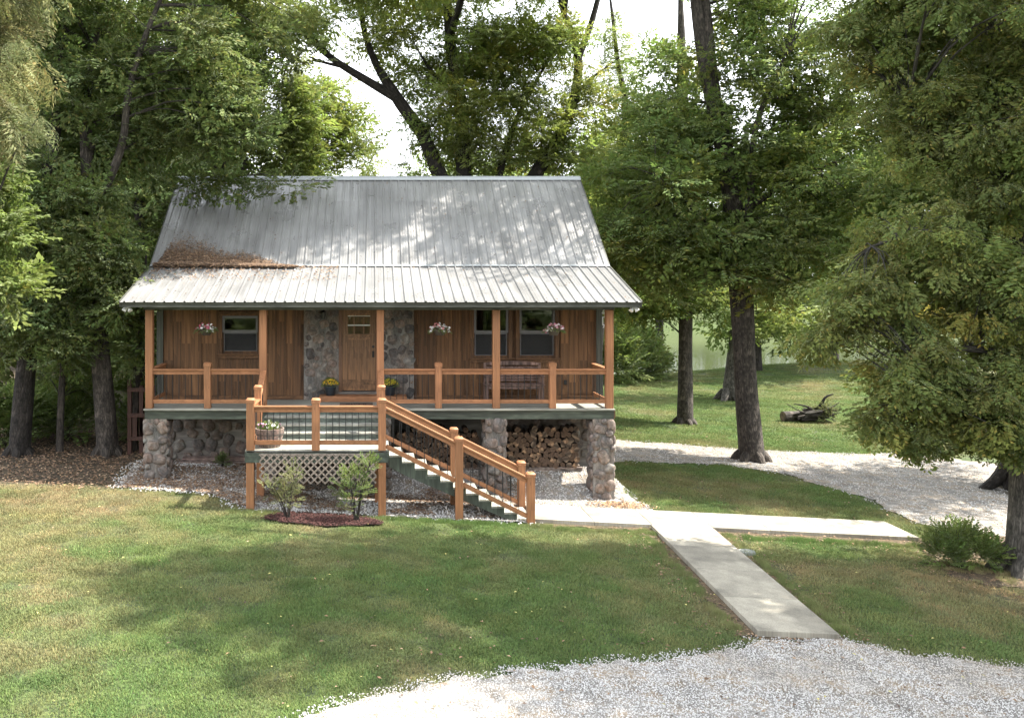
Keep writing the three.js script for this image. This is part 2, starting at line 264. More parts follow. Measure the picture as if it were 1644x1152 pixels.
function stones(parent, mats, place, w, h, r0, r1, fill, depth, tries = 900) {   // stones packed in a w x h rectangle; place(u, v) gives position and turn
  const kept = [];
  for (let t = 0; t < tries; t++) {
    const r = r0 + (r1 - r0) * (1 - t / tries) * rr(0.7, 1), a = rr(0.72, 1.3), rx = r * Math.sqrt(a), ry = r / Math.sqrt(a), u = rr(rx * 0.8, w - rx * 0.8), v = rr(ry * 0.8, h - ry * 0.8);
    if (kept.some((k) => ((u - k[0]) / (rx + k[2])) ** 2 + ((v - k[1]) / (ry + k[3])) ** 2 < fill)) continue;
    kept.push([u, v, rx, ry]);
    const m = mesh('stone', stoneGeos[Math.floor(rnd() * 7)], mats[Math.floor(rnd() * mats.length)], parent), q = place(u, v);
    m.position.copy(q.p); m.rotation.set(0, q.turn, 0); m.rotateZ(rr(-0.5, 0.5) + (rnd() < 0.5 ? Math.PI : 0)); m.scale.set(rx, ry, depth * rr(0.8, 1.2));
  }
}
const cabin = thing('cabin', 'brown wood-sided cabin with grey metal roof, stone piers and railed front porch', 'cabin', [0, 0, 0]);
// front wall: a backing, then each vertical board; openings for the door, windows and stone panels
const WIN = [[356, 415, 507, 566], [760, 817, 494, 573], [833, 892, 494, 573]].map(([a, b, c, d]) => ({ x0: px(a), x1: px(b), y1: py(c), y0: py(d) }));
const PANEL = [[px(488), px(544)], [px(606.5), px(664.5)]];
{
  const s = new THREE.Shape([[WL + 0.02, DECK - 0.03], [WR - 0.02, DECK - 0.03], [WR - 0.02, 4.95], [WL + 0.02, 4.95]].map(([x, y]) => new THREE.Vector2(x, y)));
  for (const w of WIN) s.holes.push(new THREE.Path([[w.x0 + 0.04, w.y0 + 0.04], [w.x0 + 0.04, w.y1 - 0.04], [w.x1 - 0.04, w.y1 - 0.04], [w.x1 - 0.04, w.y0 + 0.04]].map(([x, y]) => new THREE.Vector2(x, y))));
  const wall = mesh('front_wall', new THREE.ExtrudeGeometry(s, { depth: 0.12, bevelEnabled: false }), M.siding[0], cabin); wall.position.z = ZW - 0.16;
  let x = px(262);
  while (x < px(957)) {
    const w = rr(0.17, 0.24), x1 = Math.min(x + w, px(957)), mid = (x + x1) / 2;
    if (!(mid > px(488) && mid < px(665))) {
      const mat = M.siding[Math.floor(rnd() * 6)], zf = rr(0.0, 0.008), win = WIN.find((q) => x1 > q.x0 - 0.05 && x < q.x1 + 0.05);
      const put = (a, b) => { if (b - a > 0.05) { const m = box('siding_board', mat, wall, x + 0.003, x1 - 0.003, a, b, 0.121, 0.152 + zf); } };
      if (win) { put(DECK + 0.01, win.y0 - 0.02); put(win.y1 + 0.02, 4.6); } else put(DECK + 0.01, 4.6);
      if (rnd() < 0.55 && !win) box('batten', M.siding[Math.floor(rnd() * 6)], wall, x1 - 0.022, x1 + 0.022, DECK + 0.012, 4.6, 0.165, 0.185);
    }
    x = x1;
  }
  box('skirt_board', M.siding[1], wall, px(262), px(487), DECK + 0.002, DECK + 0.11, 0.186, 0.205);
  box('skirt_board', M.siding[2], wall, px(666), px(957), DECK + 0.002, DECK + 0.11, 0.186, 0.205);
  box('corner_trim', M.trim, cabin, WL - 0.02, px(262), 0.75, 4.9, ZW - 0.16, ZW + 0.05);
  box('corner_trim', M.trim, cabin, px(957), WR + 0.02, 0.75, 4.9, ZW - 0.16, ZW + 0.05);
  const side = (name, x0, x1) => {
    const g = new THREE.ExtrudeGeometry(new THREE.Shape([[-ZW + 0.17, 0.2], [-ZB, 0.2], [-ZB, 4.75], [5.5, 7.9], [2.2, 5.25], [-ZW + 0.17, 4.95]].map(([z, y]) => new THREE.Vector2(z, y))), { depth: 0.15, bevelEnabled: false });
    g.rotateY(Math.PI / 2); const m = mesh(name, g, M.siding[2], cabin); m.position.x = x0; return m;
  };
  side('side_wall', WL, 0); side('side_wall', WR - 0.15, 0);
  box('back_wall', M.siding[1], cabin, WL, WR, 0.2, 4.8, ZB - 0.15, ZB - 0.002);
  box('room_floor', M.inside, cabin, WL + 0.16, WR - 0.16, DECK + 0.05, DECK + 0.2, ZB + 0.002, ZW - 0.17);
  box('room_wall', M.inside, cabin, WL + 0.16, WR - 0.16, DECK + 0.21, 4.9, -5.2, -5.1);
}
// windows: trim, two sashes, panes
WIN.forEach((w, i) => {
  const win = mesh('window', new THREE.BoxGeometry(w.x1 - w.x0 + 0.16, 0.1, 0.06), M.siding[0], cabin);
  win.position.set((w.x0 + w.x1) / 2, w.y1 + 0.06, ZW + 0.02);
  const o = win.position, b = (name, mat, x0, x1, y0, y1, z0, z1) => box(name, mat, win, x0 - o.x, x1 - o.x, y0 - o.y, y1 - o.y, z0 - o.z, z1 - o.z);
  b('trim', M.siding[1], w.x0 - 0.08, w.x0 + 0.012, w.y0 - 0.02, w.y1 + 0.009, ZW - 0.02, ZW + 0.045);
  b('trim', M.siding[0], w.x1 - 0.012, w.x1 + 0.08, w.y0 - 0.02, w.y1 + 0.009, ZW - 0.02, ZW + 0.045);
  b('sill', M.siding[2], w.x0 - 0.12, w.x1 + 0.12, w.y0 - 0.055, w.y0 - 0.021, ZW - 0.02, ZW + 0.1);
  b('apron', M.siding[1], w.x0 - 0.08, w.x1 + 0.08, w.y0 - 0.14, w.y0 - 0.056, ZW - 0.02, ZW + 0.047);
  const mid = (w.y0 + w.y1) / 2 + (i ? -0.01 : 0.05), t = 0.055;
  for (const [a, c, zz] of [[mid, w.y1, 0], [w.y0, mid + 0.02, -0.045]]) {
    b('sash', M.sash, w.x0 + 0.013, w.x0 + 0.013 + t, a, c, ZW - 0.06 + zz, ZW + 0.005 + zz); b('sash', M.sash, w.x1 - 0.013 - t, w.x1 - 0.013, a, c, ZW - 0.06 + zz, ZW + 0.005 + zz);
    b('sash', M.sash, w.x0 + 0.013 + t, w.x1 - 0.013 - t, c - t, c, ZW - 0.06 + zz, ZW + 0.004 + zz); b('sash', M.sash, w.x0 + 0.013 + t, w.x1 - 0.013 - t, a, a + t, ZW - 0.06 + zz, ZW + 0.004 + zz);
    b('pane', M.glass, w.x0 + 0.013 + t, w.x1 - 0.013 - t, a + t, c - t, ZW - 0.034 + zz, ZW - 0.03 + zz);
  }
  b('insect_screen', M.screen, w.x0 + 0.013 + t, w.x1 - 0.013 - t, w.y0 + t, mid - 0.036, ZW - 0.028, ZW - 0.025);
});
// stone panels beside the door
PANEL.forEach(([a, b]) => {
  const p = box('stone_panel', M.mortar, cabin, a, b, DECK + 0.002, 4.6, ZW - 0.03, ZW + 0.045), o = p.position;
  stones(p, M.stonePanel, (u, v) => ({ p: V(a + u - o.x, DECK + 0.03 + v - o.y, ZW + 0.042 - o.z), turn: 0 }), b - a, 2.3, 0.045, 0.14, 1.02, 0.028, 500);
});
// door
{
  const x0 = px(549.5), x1 = px(603), y0 = py(626), y1 = py(498), z = ZW + 0.02;
  const door = box('door', M.door, cabin, x0, x1, y0, y0 + 0.26, z - 0.02, z + 0.03), o = door.position, b = (name, mat, a, c, d, e, f, g, bev) => box(name, mat, door, a - o.x, c - o.x, d - o.y, e - o.y, f - o.z, g - o.z, bev);
  const yt = py(537), w = x1 - x0;
  b('stile', M.door, x0, x0 + 0.13, y0 + 0.261, y1, z - 0.02, z + 0.03); b('stile', M.door, x1 - 0.13, x1, y0 + 0.261, y1, z - 0.02, z + 0.03);
  b('rail', M.door, x0 + 0.131, x1 - 0.131, yt - 0.12, yt, z - 0.02, z + 0.03); b('rail', M.door, x0 + 0.131, x1 - 0.131, y1 - 0.13, y1, z - 0.02, z + 0.03);
  b('rail', M.door, x0 - 0.02 + 0.05, x1 - 0.03, yt - 0.005, yt + 0.022, z + 0.031, z + 0.055);
  b('stile', M.door, x0 + w / 2 - 0.05, x0 + w / 2 + 0.05, y0 + 0.261, yt - 0.121, z - 0.02, z + 0.03);
  b('panel', M.door, x0 + 0.131, x0 + w / 2 - 0.051, y0 + 0.261, yt - 0.121, z - 0.02, z + 0.008); b('panel', M.door, x0 + w / 2 + 0.051, x1 - 0.131, y0 + 0.261, yt - 0.121, z - 0.02, z + 0.008);
  const gx = [x0 + 0.131, x0 + 0.131 + (w - 0.262) * 0.29, x0 + 0.131 + (w - 0.262) * 0.71, x1 - 0.131], gy = [yt, (yt + y1 - 0.13) / 2, y1 - 0.13];
  for (let r = 0; r < 2; r++) for (let c = 0; c < 3; c++) {
    b('pane', M.glass, gx[c] + 0.014, gx[c + 1] - 0.014, gy[r] + 0.014, gy[r + 1] - 0.014, z, z + 0.004);
    b('muntin', M.white, gx[c] + 0.002, gx[c + 1] - 0.002, gy[r] + 0.001, gy[r] + 0.013, z - 0.012, z + 0.02); b('muntin', M.white, gx[c] + 0.002, gx[c + 1] - 0.002, gy[r + 1] - 0.013, gy[r + 1] - 0.001, z - 0.012, z + 0.02);
    b('muntin', M.door, gx[c] + 0.001, gx[c] + 0.014, gy[r] + 0.014, gy[r + 1] - 0.014, z - 0.015, z + 0.022); b('muntin', M.door, gx[c + 1] - 0.014, gx[c + 1] - 0.001, gy[r] + 0.014, gy[r + 1] - 0.014, z - 0.015, z + 0.022);
  }
  const plate = b('handle', M.black, x1 - 0.085, x1 - 0.03, py(573), py(563), z + 0.031, z + 0.045); rod('grip', M.black, plate, V(0, -0.04, 0.02), V(0, 0.08, 0.045), 0.012);
  const bolt = mesh('deadbolt', new THREE.CylinderGeometry(0.032, 0.032, 0.03, 14), M.black, door); bolt.rotation.x = Math.PI / 2; bolt.position.set(x1 - 0.058 - o.x, py(556) - o.y, z + 0.045 - o.z);
  box('door_frame', M.doorTrim, cabin, px(544), x0 - 0.004, y0 - 0.02, y1 + 0.1, z - 0.02, z + 0.055); box('door_frame', M.doorTrim, cabin, x1 + 0.004, px(606.5), y0 - 0.02, y1 + 0.1, z - 0.02, z + 0.055);
  box('door_frame', M.doorTrim, cabin, x0 - 0.003, x1 + 0.003, y1 + 0.004, 4.6, z - 0.02, z + 0.05);
  box('threshold', M.mortar, cabin, px(544), px(606.5), DECK + 0.145, y0 - 0.021, ZW - 0.02, ZW + 0.12);
  box('door_step', M.post[1], cabin, px(514), px(652), DECK + 0.002, DECK + 0.14, ZW + 0.08, ZW + 0.48, 0.008);
}
// porch deck, rim, ceiling, beam
const DL = -5.22, DR = 5.475;
for (let i = 0; i < 12; i++) box('deck_board', M.deck[i % 3], cabin, DL - 0.015, DR + 0.015, DECK - 0.035, DECK, ZW + 0.052 + i * 0.1345, ZW + 0.052 + (i + 1) * 0.1345 - 0.004, 0.003);
box('rim_board', M.green, cabin, DL, DR, DECK - 0.235, DECK - 0.037, -0.05, -0.005);
for (const x of [DL, DR - 0.045]) box('rim_board', M.green, cabin, x, x + 0.045, DECK - 0.235, DECK - 0.037, ZW + 0.05, -0.051);
for (let i = 0; i < 27; i++) box('joist', M.doorTrim, cabin, DL + 0.3 + i * 0.4, DL + 0.34 + i * 0.4, DECK - 0.23, DECK - 0.037, ZW + 0.05, -0.052);
box('beam', M.trim, cabin, DL - 0.02, DR + 0.02, 4.40, 4.56, -0.17, -0.02);
for (const x of [DL - 0.02, DR - 0.1]) box('beam', M.trim, cabin, x, x + 0.12, 4.40, 4.56, ZW + 0.05, -0.171);
box('porch_ceiling', M.siding[1], cabin, DL - 0.4, DR + 0.45, 4.565, 4.59, ZW + 0.06, 0.33);
// roof: each metal sheet with its ribs
const RL = -5.67, RR = 5.98, EAVE = V(0, 4.585, 0.4), BREAK = V(0, 5.43, -2.3), RIDGE = V(0, 8.02, -5.5);
const roof = mesh('roof', new THREE.BoxGeometry(RR - RL - 0.02, 0.1, 0.02), M.fascia, cabin); roof.position.set((RL + RR) / 2, 4.52, 0.36);
{
  const o = roof.position, n = 13, w = (RR - RL) / n;
  const sheet = (a, b, x0, k, lift) => {
    const dir = b.clone().sub(a), len = dir.length(); dir.normalize(); const up = V(0, dir.z < 0 ? -dir.z : dir.z, dir.z < 0 ? dir.y : -dir.y).normalize();
    const prof = [[0, 0.0]]; for (let r = 0; r < 4; r++) { const c = (r + 0.5) * w / 4; prof.push([c - 0.026, 0], [c - 0.013, 0.03], [c + 0.013, 0.03], [c + 0.026, 0]); for (const q of [0.36, 0.64]) { if (r < 3) { const e = c + w / 4 * q; prof.push([e - 0.012, 0], [e, 0.0035], [e + 0.012, 0]); } } } prof.push([w, 0]);
    const pos = [], uv = [], idx = [], rows = 4, q = prof.length;
    for (let i = 0; i <= rows; i++) for (const [x, h] of prof) { const t = i / rows, p = a.clone().addScaledVector(dir, len * t).addScaledVector(up, h + lift + 0.004 * (noise(x0 + x * 2, i + k, 0, 3) - 0.5)); pos.push(p.x + x0 + x - o.x, p.y - o.y, p.z - o.z); uv.push((x0 + x) / 6, (t * len + k * 3) / 6); }
    for (let i = 0; i < rows; i++) for (let j = 0; j < q - 1; j++) { const s = i * q + j; idx.push(s, s + 1, s + q, s + 1, s + q + 1, s + q); }
    let g = new THREE.BufferGeometry(); g.setAttribute('position', new THREE.Float32BufferAttribute(pos, 3)); g.setAttribute('uv', new THREE.Float32BufferAttribute(uv, 2)); g.setIndex(idx); g = g.toNonIndexed(); g.computeVertexNormals(); mesh('roof_panel', g, M.roof, roof);
  };
  for (let i = 0; i < n; i++) { sheet(EAVE.clone().add(V(0, -0.012, 0.04)), BREAK, RL + i * w, i, 0.012); sheet(BREAK.clone().add(V(0, -0.03, 0.05)), RIDGE, RL + i * w, i + 20, 0.03); sheet(V(0, 4.6, -9.9), RIDGE, RL + i * w, i + 40, 0.03); }
  const deckSlab = (a, b, th) => { const d = b.clone().sub(a), m = mesh('roof_deck', new THREE.BoxGeometry(RR - RL - 0.03, th, d.length()), M.trim, roof); m.position.set(0, (a.y + b.y) / 2 - o.y, (a.z + b.z) / 2 - o.z); const q = d.z < 0 ? d.clone().negate() : d; m.rotation.x = Math.atan2(-q.y, q.z); m.translateY(-th / 2); };
  deckSlab(EAVE, BREAK, 0.05); deckSlab(BREAK, RIDGE, 0.1); deckSlab(V(0, 4.6, -9.85), V(0, RIDGE.y, RIDGE.z), 0.1);
  const cap = new THREE.CylinderGeometry(0.13, 0.13, RR - RL + 0.01, 8, 1, false, 0, Math.PI); cap.rotateZ(Math.PI / 2); const c = mesh('ridge_cap', cap, M.ridge, roof); c.position.set(0, RIDGE.y - 0.03 - o.y, RIDGE.z - o.z);
  const flash = mesh('flashing', new THREE.BoxGeometry(RR - RL, 0.012, 0.09), M.ridge, roof); flash.position.set(0, BREAK.y + 0.032 - o.y, BREAK.z + 0.05 - o.z); flash.rotation.x = 0.45;
  for (const x of [RL - 0.006, RR + 0.006]) for (const [a, b] of [[EAVE, BREAK], [BREAK, RIDGE]]) { const d = b.clone().sub(a), m = mesh('rake_trim', new THREE.BoxGeometry(0.03, 0.14, d.length()), M.fascia, roof); m.position.set(x - o.x, (a.y + b.y) / 2 - 0.04 - o.y, (a.z + b.z) / 2 - o.z); m.rotation.x = Math.atan2(-d.y, d.z); }
}
// porch posts and railings
const POSTS = [-5.13, -2.53, 0.15, 2.8, 5.39], HALF = 0.083;
POSTS.forEach((x, i) => box('porch_post', M.post[i % 3], cabin, x - HALF, x + HALF, DECK + 0.001, 4.399, -0.18, -0.014, 0.008));
function railPost(parent, x, y0, y1, z, i = 0, half = 0.074) {
  const m = box('post', M.post[i % 3], parent, x - half, x + half, y0, y1 - 0.09, z - half, z + half, 0.006);
  const g = boxCache['cap' + half] ??= (() => { const k = new THREE.CylinderGeometry(half * 0.98, (half + 0.012) * 1.414, 0.085, 4, 1); k.rotateY(Math.PI / 4); const b = new THREE.CylinderGeometry((half - 0.012) * 1.414, (half + 0.012) * 1.414, 0.03, 4, 1); b.rotateY(Math.PI / 4); b.translate(0, 0.045, 0); const c = new THREE.BoxGeometry(half * 2 + 0.02, 0.06, half * 2 + 0.02); c.translate(0, 0, 0); return mergeGeometries([c, b]); })();
  const cap = mesh('post_cap', g, M.post[(i + 1) % 3], m); cap.position.y = (y1 - y0 - 0.09) / 2 + 0.03; return m;
}
function railing(parent, name, a, b, yt0, yt1, yb0, yb1, n, i = 0) {       // a, b: [x, z]; top-rail and bottom-rail heights at each end; rods between
  const A = V(a[0], yt0, a[1]), B = V(b[0], yt1, b[1]), cap = bar(name, M.post[i % 3], parent, A.clone().setY(yt0 - 0.018), B.clone().setY(yt1 - 0.018), 0.13, 0.036, 0.006);
  cap.updateMatrix(); const inv = cap.matrix.clone().invert();
  const sub = (m) => { m.updateMatrix(); m.applyMatrix4(inv); cap.add(m); };
  const mk = (nm, mat, p, q, w, h) => sub(bar(nm, mat, cap, p, q, w, h, 0.004));
  mk('top_rail', M.post[(i + 1) % 3], A.clone().setY(yt0 - 0.082), B.clone().setY(yt1 - 0.082), 0.045, 0.09);
  mk('bottom_rail', M.post[(i + 2) % 3], V(a[0], yb0, a[1]), V(b[0], yb1, b[1]), 0.045, 0.09);
  for (let k = 1; k <= n; k++) { const t = k / (n + 1), x = a[0] + (b[0] - a[0]) * t, z = a[1] + (b[1] - a[1]) * t; sub(rod('baluster', M.black, cap, V(x, yb0 + (yb1 - yb0) * t + 0.04, z), V(x, yt0 + (yt1 - yt0) * t - 0.125, z), 0.0085, 6)); }
  return cap;
}
{
  const zr = -0.097, yt = DECK + 0.9, yb = DECK + 0.155, shorts = [-3.8, 1.48, 4.09];
  shorts.forEach((x, i) => { const p = railPost(cabin, x, DECK + 0.001, 3.2, zr, i); p.name = 'rail_post'; });
  const run = (x0, x1, i) => railing(cabin, 'railing', [x0, zr], [x1, zr], yt, yt, yb, yb, Math.round((x1 - x0) / 0.15) - 1, i);
  run(-5.13 + HALF, -3.8 - 0.074, 0); run(-3.8 + 0.074, -2.53 - HALF, 1); run(0.15 + HALF, 1.48 - 0.074, 2); run(1.48 + 0.074, 2.8 - HALF, 0); run(2.8 + HALF, 4.09 - 0.074, 1); run(4.09 + 0.074, 5.39 - HALF, 2);
  for (const x of [-5.13, 5.39]) railing(cabin, 'railing', [x, -0.18], [x, ZW + 0.06], yt, yt, yb, yb, 8, x > 0 ? 1 : 2);
}
// foundation and piers
{
  const f = box('foundation_wall', M.mortar, cabin, WL + 0.05, WR - 0.05, 0.1, DECK - 0.04, ZW - 0.2, ZW - 0.05), o = f.position;
  for (const [a, b] of [[-5.2, -2.6], [2.9, 5.5]]) stones(f, M.stone, (u, v) => ({ p: V(a + u - o.x, 0.62 + v - o.y, ZW - 0.045 - o.z), turn: 0 }), b - a, 1.3, 0.07, 0.17, 0.9, 0.05, 520);
  const pier = (x, w, full) => {
    const y0 = Math.min(G(x, 0), G(x, -0.5)) - 0.12, y1 = DECK - 0.237, h = y1 - y0, z0 = -0.5, z1 = 0.0, hw = w / 2 - 0.022;
    const p = box('stone_pier', M.mortar, cabin, x - hw, x + hw, y0, y1, z0, z1), o = p.position, wall = (place, ww) => stones(p, M.stone, place, ww, h, 0.06, 0.15, 0.9, 0.06, 520);
    wall((u, v) => ({ p: V(x - w / 2 + u - o.x, y0 + v - o.y, z1 - o.z), turn: 0 }), w);
    if (full) { wall((u, v) => ({ p: V(x + hw - o.x, y0 + v - o.y, z0 + u - o.z), turn: Math.PI / 2 }), 0.5); if (x < 4) wall((u, v) => ({ p: V(x - hw - o.x, y0 + v - o.y, z0 + u - o.z), turn: Math.PI / 2 }), 0.5); else wall((u, v) => ({ p: V(x - hw - o.x, y0 + v - o.y, z0 + u - o.z), turn: Math.PI / 2 }), 0.5); }
  };
  pier(-4.97, 0.54, true); pier(-2.45, 0.5, false); pier(0.15, 0.52, false); pier(2.78, 0.5, true); pier(5.24, 0.52, true);
}
// ---------- landing and stairs ----------
const stairs = thing('porch_staircase', 'wooden landing and stairs with orange-brown railings descending from the porch', 'stairs', [0, 0, 0]);
const LY = 1.61, ZF = 2.1, LL = -2.615, LR = 0.305, ZL = 0.86;
{
  for (let i = 0; i < 3; i++) {                                        // three steps down from the porch
    const yt = DECK - (i + 1) * 0.135, z0 = i * 0.28;
    for (let k = 0; k < 2; k++) box('tread', M.deck[(i + k) % 3], stairs, LL + 0.16, LR - 0.06, yt - 0.035, yt, z0 + 0.002 + k * 0.148, z0 + 0.002 + (k + 1) * 0.148 - 0.004, 0.003);
    box('riser', M.riser, stairs, LL + 0.17, LR - 0.07, yt + 0.001, yt + 0.099, z0 - 0.02 + (i ? 0.005 : 0.022), z0 + (i ? 0.004 : 0.02) + 0.001);
  }
  box('riser', M.riser, stairs, LL + 0.17, LR - 0.07, LY + 0.001, LY + 0.099, ZL - 0.035, ZL - 0.015);
  for (let i = 0; i < 9; i++) box('deck_board', M.deck[i % 3], stairs, LL - 0.01, LR + 0.01, LY - 0.035, LY, ZL - 0.01 + i * 0.1395, ZL - 0.01 + (i + 1) * 0.1395 - 0.004, 0.003);
  box('rim_board', M.green, stairs, LL, LR, LY - 0.235, LY - 0.037, ZF + 0.085, ZF + 0.125); box('rim_board', M.green, stairs, LL, LR, LY - 0.235, LY - 0.037, ZL, ZL + 0.04);
  for (const x of [LL, LR - 0.04]) box('rim_board', M.green, stairs, x, x + 0.04, LY - 0.235, LY - 0.037, ZL + 0.041, ZF + 0.084);
  const g0 = (x, z) => G(x, z) - 0.15, PT = 2.667, zf = ZF + 0.01;
  const PX = [-2.51, -1.18, 0.17];
  // rail posts stand on the deck; the bearing posts below carry the landing
  PX.forEach((x, i) => railPost(stairs, x, LY + 0.001, PT, zf, i, 0.078));
  for (const [x, z, i] of [[-2.51, ZF + 0.03, 0], [0.17, ZF + 0.03, 2], [-2.45, ZL + 0.14, 1], [0.1, ZL + 0.14, 1]]) box('support_post', M.post[i], stairs, x - 0.078, x + 0.078, g0(x, z), LY - (z > 1.5 ? 0.237 : 0.037), z - 0.078, z + 0.078, 0.006);
  railing(stairs, 'railing', [-2.51 + 0.078, zf], [-1.18 - 0.078, zf], LY + 0.9, LY + 0.9, LY + 0.155, LY + 0.155, 8, 0);
  railing(stairs, 'railing', [-1.18 + 0.078, zf], [0.17 - 0.078, zf], LY + 0.9, LY + 0.9, LY + 0.155, LY + 0.155, 8, 1);
  for (const x of [-2.51, 0.17]) {                                      // back posts and the rails rising to the porch posts
    railPost(stairs, x, LY + 0.001, 2.8, ZL + 0.1, 1, 0.074);
    railing(stairs, 'railing', [x, ZL + 0.02], [x, -0.01], LY + 0.93, DECK + 0.88, LY + 0.2, DECK + 0.15, 5, 2);
  }
  railing(stairs, 'railing', [-2.51, zf - 0.08], [-2.51, ZL + 0.18], LY + 0.9, LY + 0.9, LY + 0.155, LY + 0.155, 6, 1);
  // flight to the side: eleven treads
  const n = 12, run = 0.262, rise = (LY - 0.055) / n, zb = ZL + 0.23, slope = rise / run;
  for (let i = 0; i < n - 1; i++) { const x = LR + 0.012 + i * run, y = LY - (i + 1) * rise; for (let k = 0; k < 2; k++) box('tread', M.deck[(i + k) % 3], stairs, x + k * 0.142, x + (k + 1) * 0.142 - 0.004, y - 0.038, y, zb - 0.03, ZF - 0.08, 0.003); box('riser', M.riser, stairs, x - 0.018, x - 0.002, y + 0.001, y + rise - 0.04, zb + 0.05, ZF - 0.13); }
  for (const z of [ZF - 0.125, zb]) {
    const s = [], yAt = (x) => LY - (x - LR) * slope; s.push([LR + 0.002, LY - 0.04]);
    for (let i = 0; i < n - 1; i++) { const x = LR + 0.012 + i * run, y = LY - (i + 1) * rise - 0.039; s.push([x + 0.004, y], [x + run, y]); }
    const xe = LR + 0.012 + (n - 1) * run; s.push([xe, G(xe, z) + 0.01], [xe - 0.35, G(xe, z) + 0.01], [LR + 0.3, LY - 0.52], [LR + 0.002, LY - 0.36]);
    const m = mesh('stringer', new THREE.ExtrudeGeometry(new THREE.Shape(s.map(([x, y]) => new THREE.Vector2(x, y))), { depth: 0.04, bevelEnabled: false }), M.green, stairs); m.position.z = z;
  }
  const line = (x, h) => LY + h - Math.max(0, x - LR + 0.1) * slope;
  for (const [z, xm, xe, top] of [[zf, 1.74, 3.2, 0], [ZL + 0.1, 1.74, 3.2, 0]]) {
    const base = (x) => z > 1.5 ? g0(x, z) : G(x, z) - 0.1;
    [xm, xe].forEach((x, i) => railPost(stairs, x, base(x), line(x, 1.03), z, i, 0.078));
    const seg = (a, b, i) => railing(stairs, 'stair_railing', [a, z], [b, z], line(a, 0.9), line(b, 0.9), line(a, 0.1), line(b, 0.1), Math.round((b - a) / 0.155) - 1, i);
    seg(0.17 + 0.078, xm - 0.078, 0); seg(xm + 0.078, xe - 0.078, 1);
  }
  // lattice under the landing: crossed slats
  const lx0 = px(417, 17.8), lx1 = px(604, 17.8), ly1 = py(727.5, 17.8), ly0 = py(775, 17.8), pitch = 0.148, lat = mesh('lattice', new THREE.BoxGeometry(lx1 - lx0 - 0.05, 0.03, 0.018), M.lattice, stairs);
  lat.position.set((lx0 + lx1) / 2, ly1 - 0.02, ZF + 0.137);
  for (const s of [1, -1]) for (let c = -(ly1 - ly0); c < lx1 - lx0; c += pitch) {
    let a = Math.max(0, c), b = Math.min(lx1 - lx0, c + ly1 - ly0); if (b - a < 0.05) continue;
    const ya = a - c, yb = b - c, X = (u) => (s > 0 ? lx0 + u : lx1 - u), z = ZF + 0.146 + (s > 0 ? 0.008 : 0.0005);
    const m = bar('slat', M.lattice, lat, V(X(a), ly0 + ya, z).sub(lat.position), V(X(b), ly0 + yb, z).sub(lat.position), 0.007, 0.034); void m;
  }
}

// ---------- things on and around the porch ----------
const flowerGeo = (() => { const g = []; for (let i = 0; i < 5; i++) { const p = new THREE.CircleGeometry(0.5, 5); p.scale(0.62, 1, 1); p.translate(0, 0.5, 0); p.rotateX(-0.35); p.rotateZ(i / 5 * Math.PI * 2); g.push(p); } return mergeGeometries(g); })();
M.petal = std({ color: lin(1, 1, 1), roughness: 0.8, side: THREE.DoubleSide });
function leafGeo(n, len, wid, spread, seedNo, opt = {}) {                 // a flat spray: stems with leaves, along +Y, its face towards +Z
  const pos = [], col = [], nor = [], idx = []; const old = seed; seed = seedNo;
  const leaf = (p, dir, nrm, l, w, tint) => {
    const side = dir.clone().cross(nrm).normalize(), o = pos.length / 3, fold = 0.22;
    for (const v of [p, p.clone().addScaledVector(dir, l * 0.45).addScaledVector(side, w * 0.5).addScaledVector(nrm, w * fold), p.clone().addScaledVector(dir, l).addScaledVector(nrm, -l * 0.12), p.clone().addScaledVector(dir, l * 0.45).addScaledVector(side, -w * 0.5).addScaledVector(nrm, w * fold), p.clone().addScaledVector(dir, l * 0.5)]) { pos.push(v.x, v.y, v.z); nor.push(nrm.x, nrm.y, nrm.z); col.push(...tint); }
    idx.push(o, o + 1, o + 4, o + 1, o + 2, o + 4, o + 2, o + 3, o + 4, o + 3, o, o + 4);
  };
  for (let i = 0; i < n; i++) {
    const t = (i + rnd()) / n, s = i % 2 ? 1 : -1, lat = spread * Math.sin(Math.PI * (0.12 + 0.8 * t)) * rr(0.15, 1);
    const p = V(s * lat, t * 0.95 + lat * 0.3, gauss() * 0.1 - (opt.droop ?? 0.1) * t * t), dir = V(s * rr(0.3, 1.1), rr(0.2, 1), gauss() * 0.5 - (opt.hang ?? 0.15)).normalize();
    let nrm = V(gauss() * 0.6, gauss() * 0.6, 1).normalize(); nrm = dir.clone().cross(nrm).cross(dir).normalize();
    const b = rr(0.75, 1.2), y = rnd() < 0.05 ? 1.35 : rr(0.92, 1.1); leaf(p, dir, nrm, len * rr(0.7, 1.25), wid * rr(0.75, 1.2), [b * y, b, b * 0.95]);
  }
  seed = old;
  const g = new THREE.BufferGeometry(); g.setAttribute('position', new THREE.Float32BufferAttribute(pos, 3)); g.setAttribute('color', new THREE.Float32BufferAttribute(col, 3)); g.setIndex(idx); g.computeVertexNormals(); return g;
}
const SPRAY = { broad: leafGeo(26, 0.26, 0.13, 0.34, 5), fine: leafGeo(40, 0.2, 0.07, 0.36, 6, { droop: 0.25, hang: 0.3 }), oak: leafGeo(34, 0.2, 0.1, 0.36, 7, { droop: 0.2, hang: 0.25 }), willow: leafGeo(44, 0.24, 0.05, 0.3, 8, { droop: 0.5, hang: 0.6 }), bush: leafGeo(24, 0.26, 0.12, 0.3, 9) };
const tmpM = new THREE.Matrix4(), tmpQ = new THREE.Quaternion();
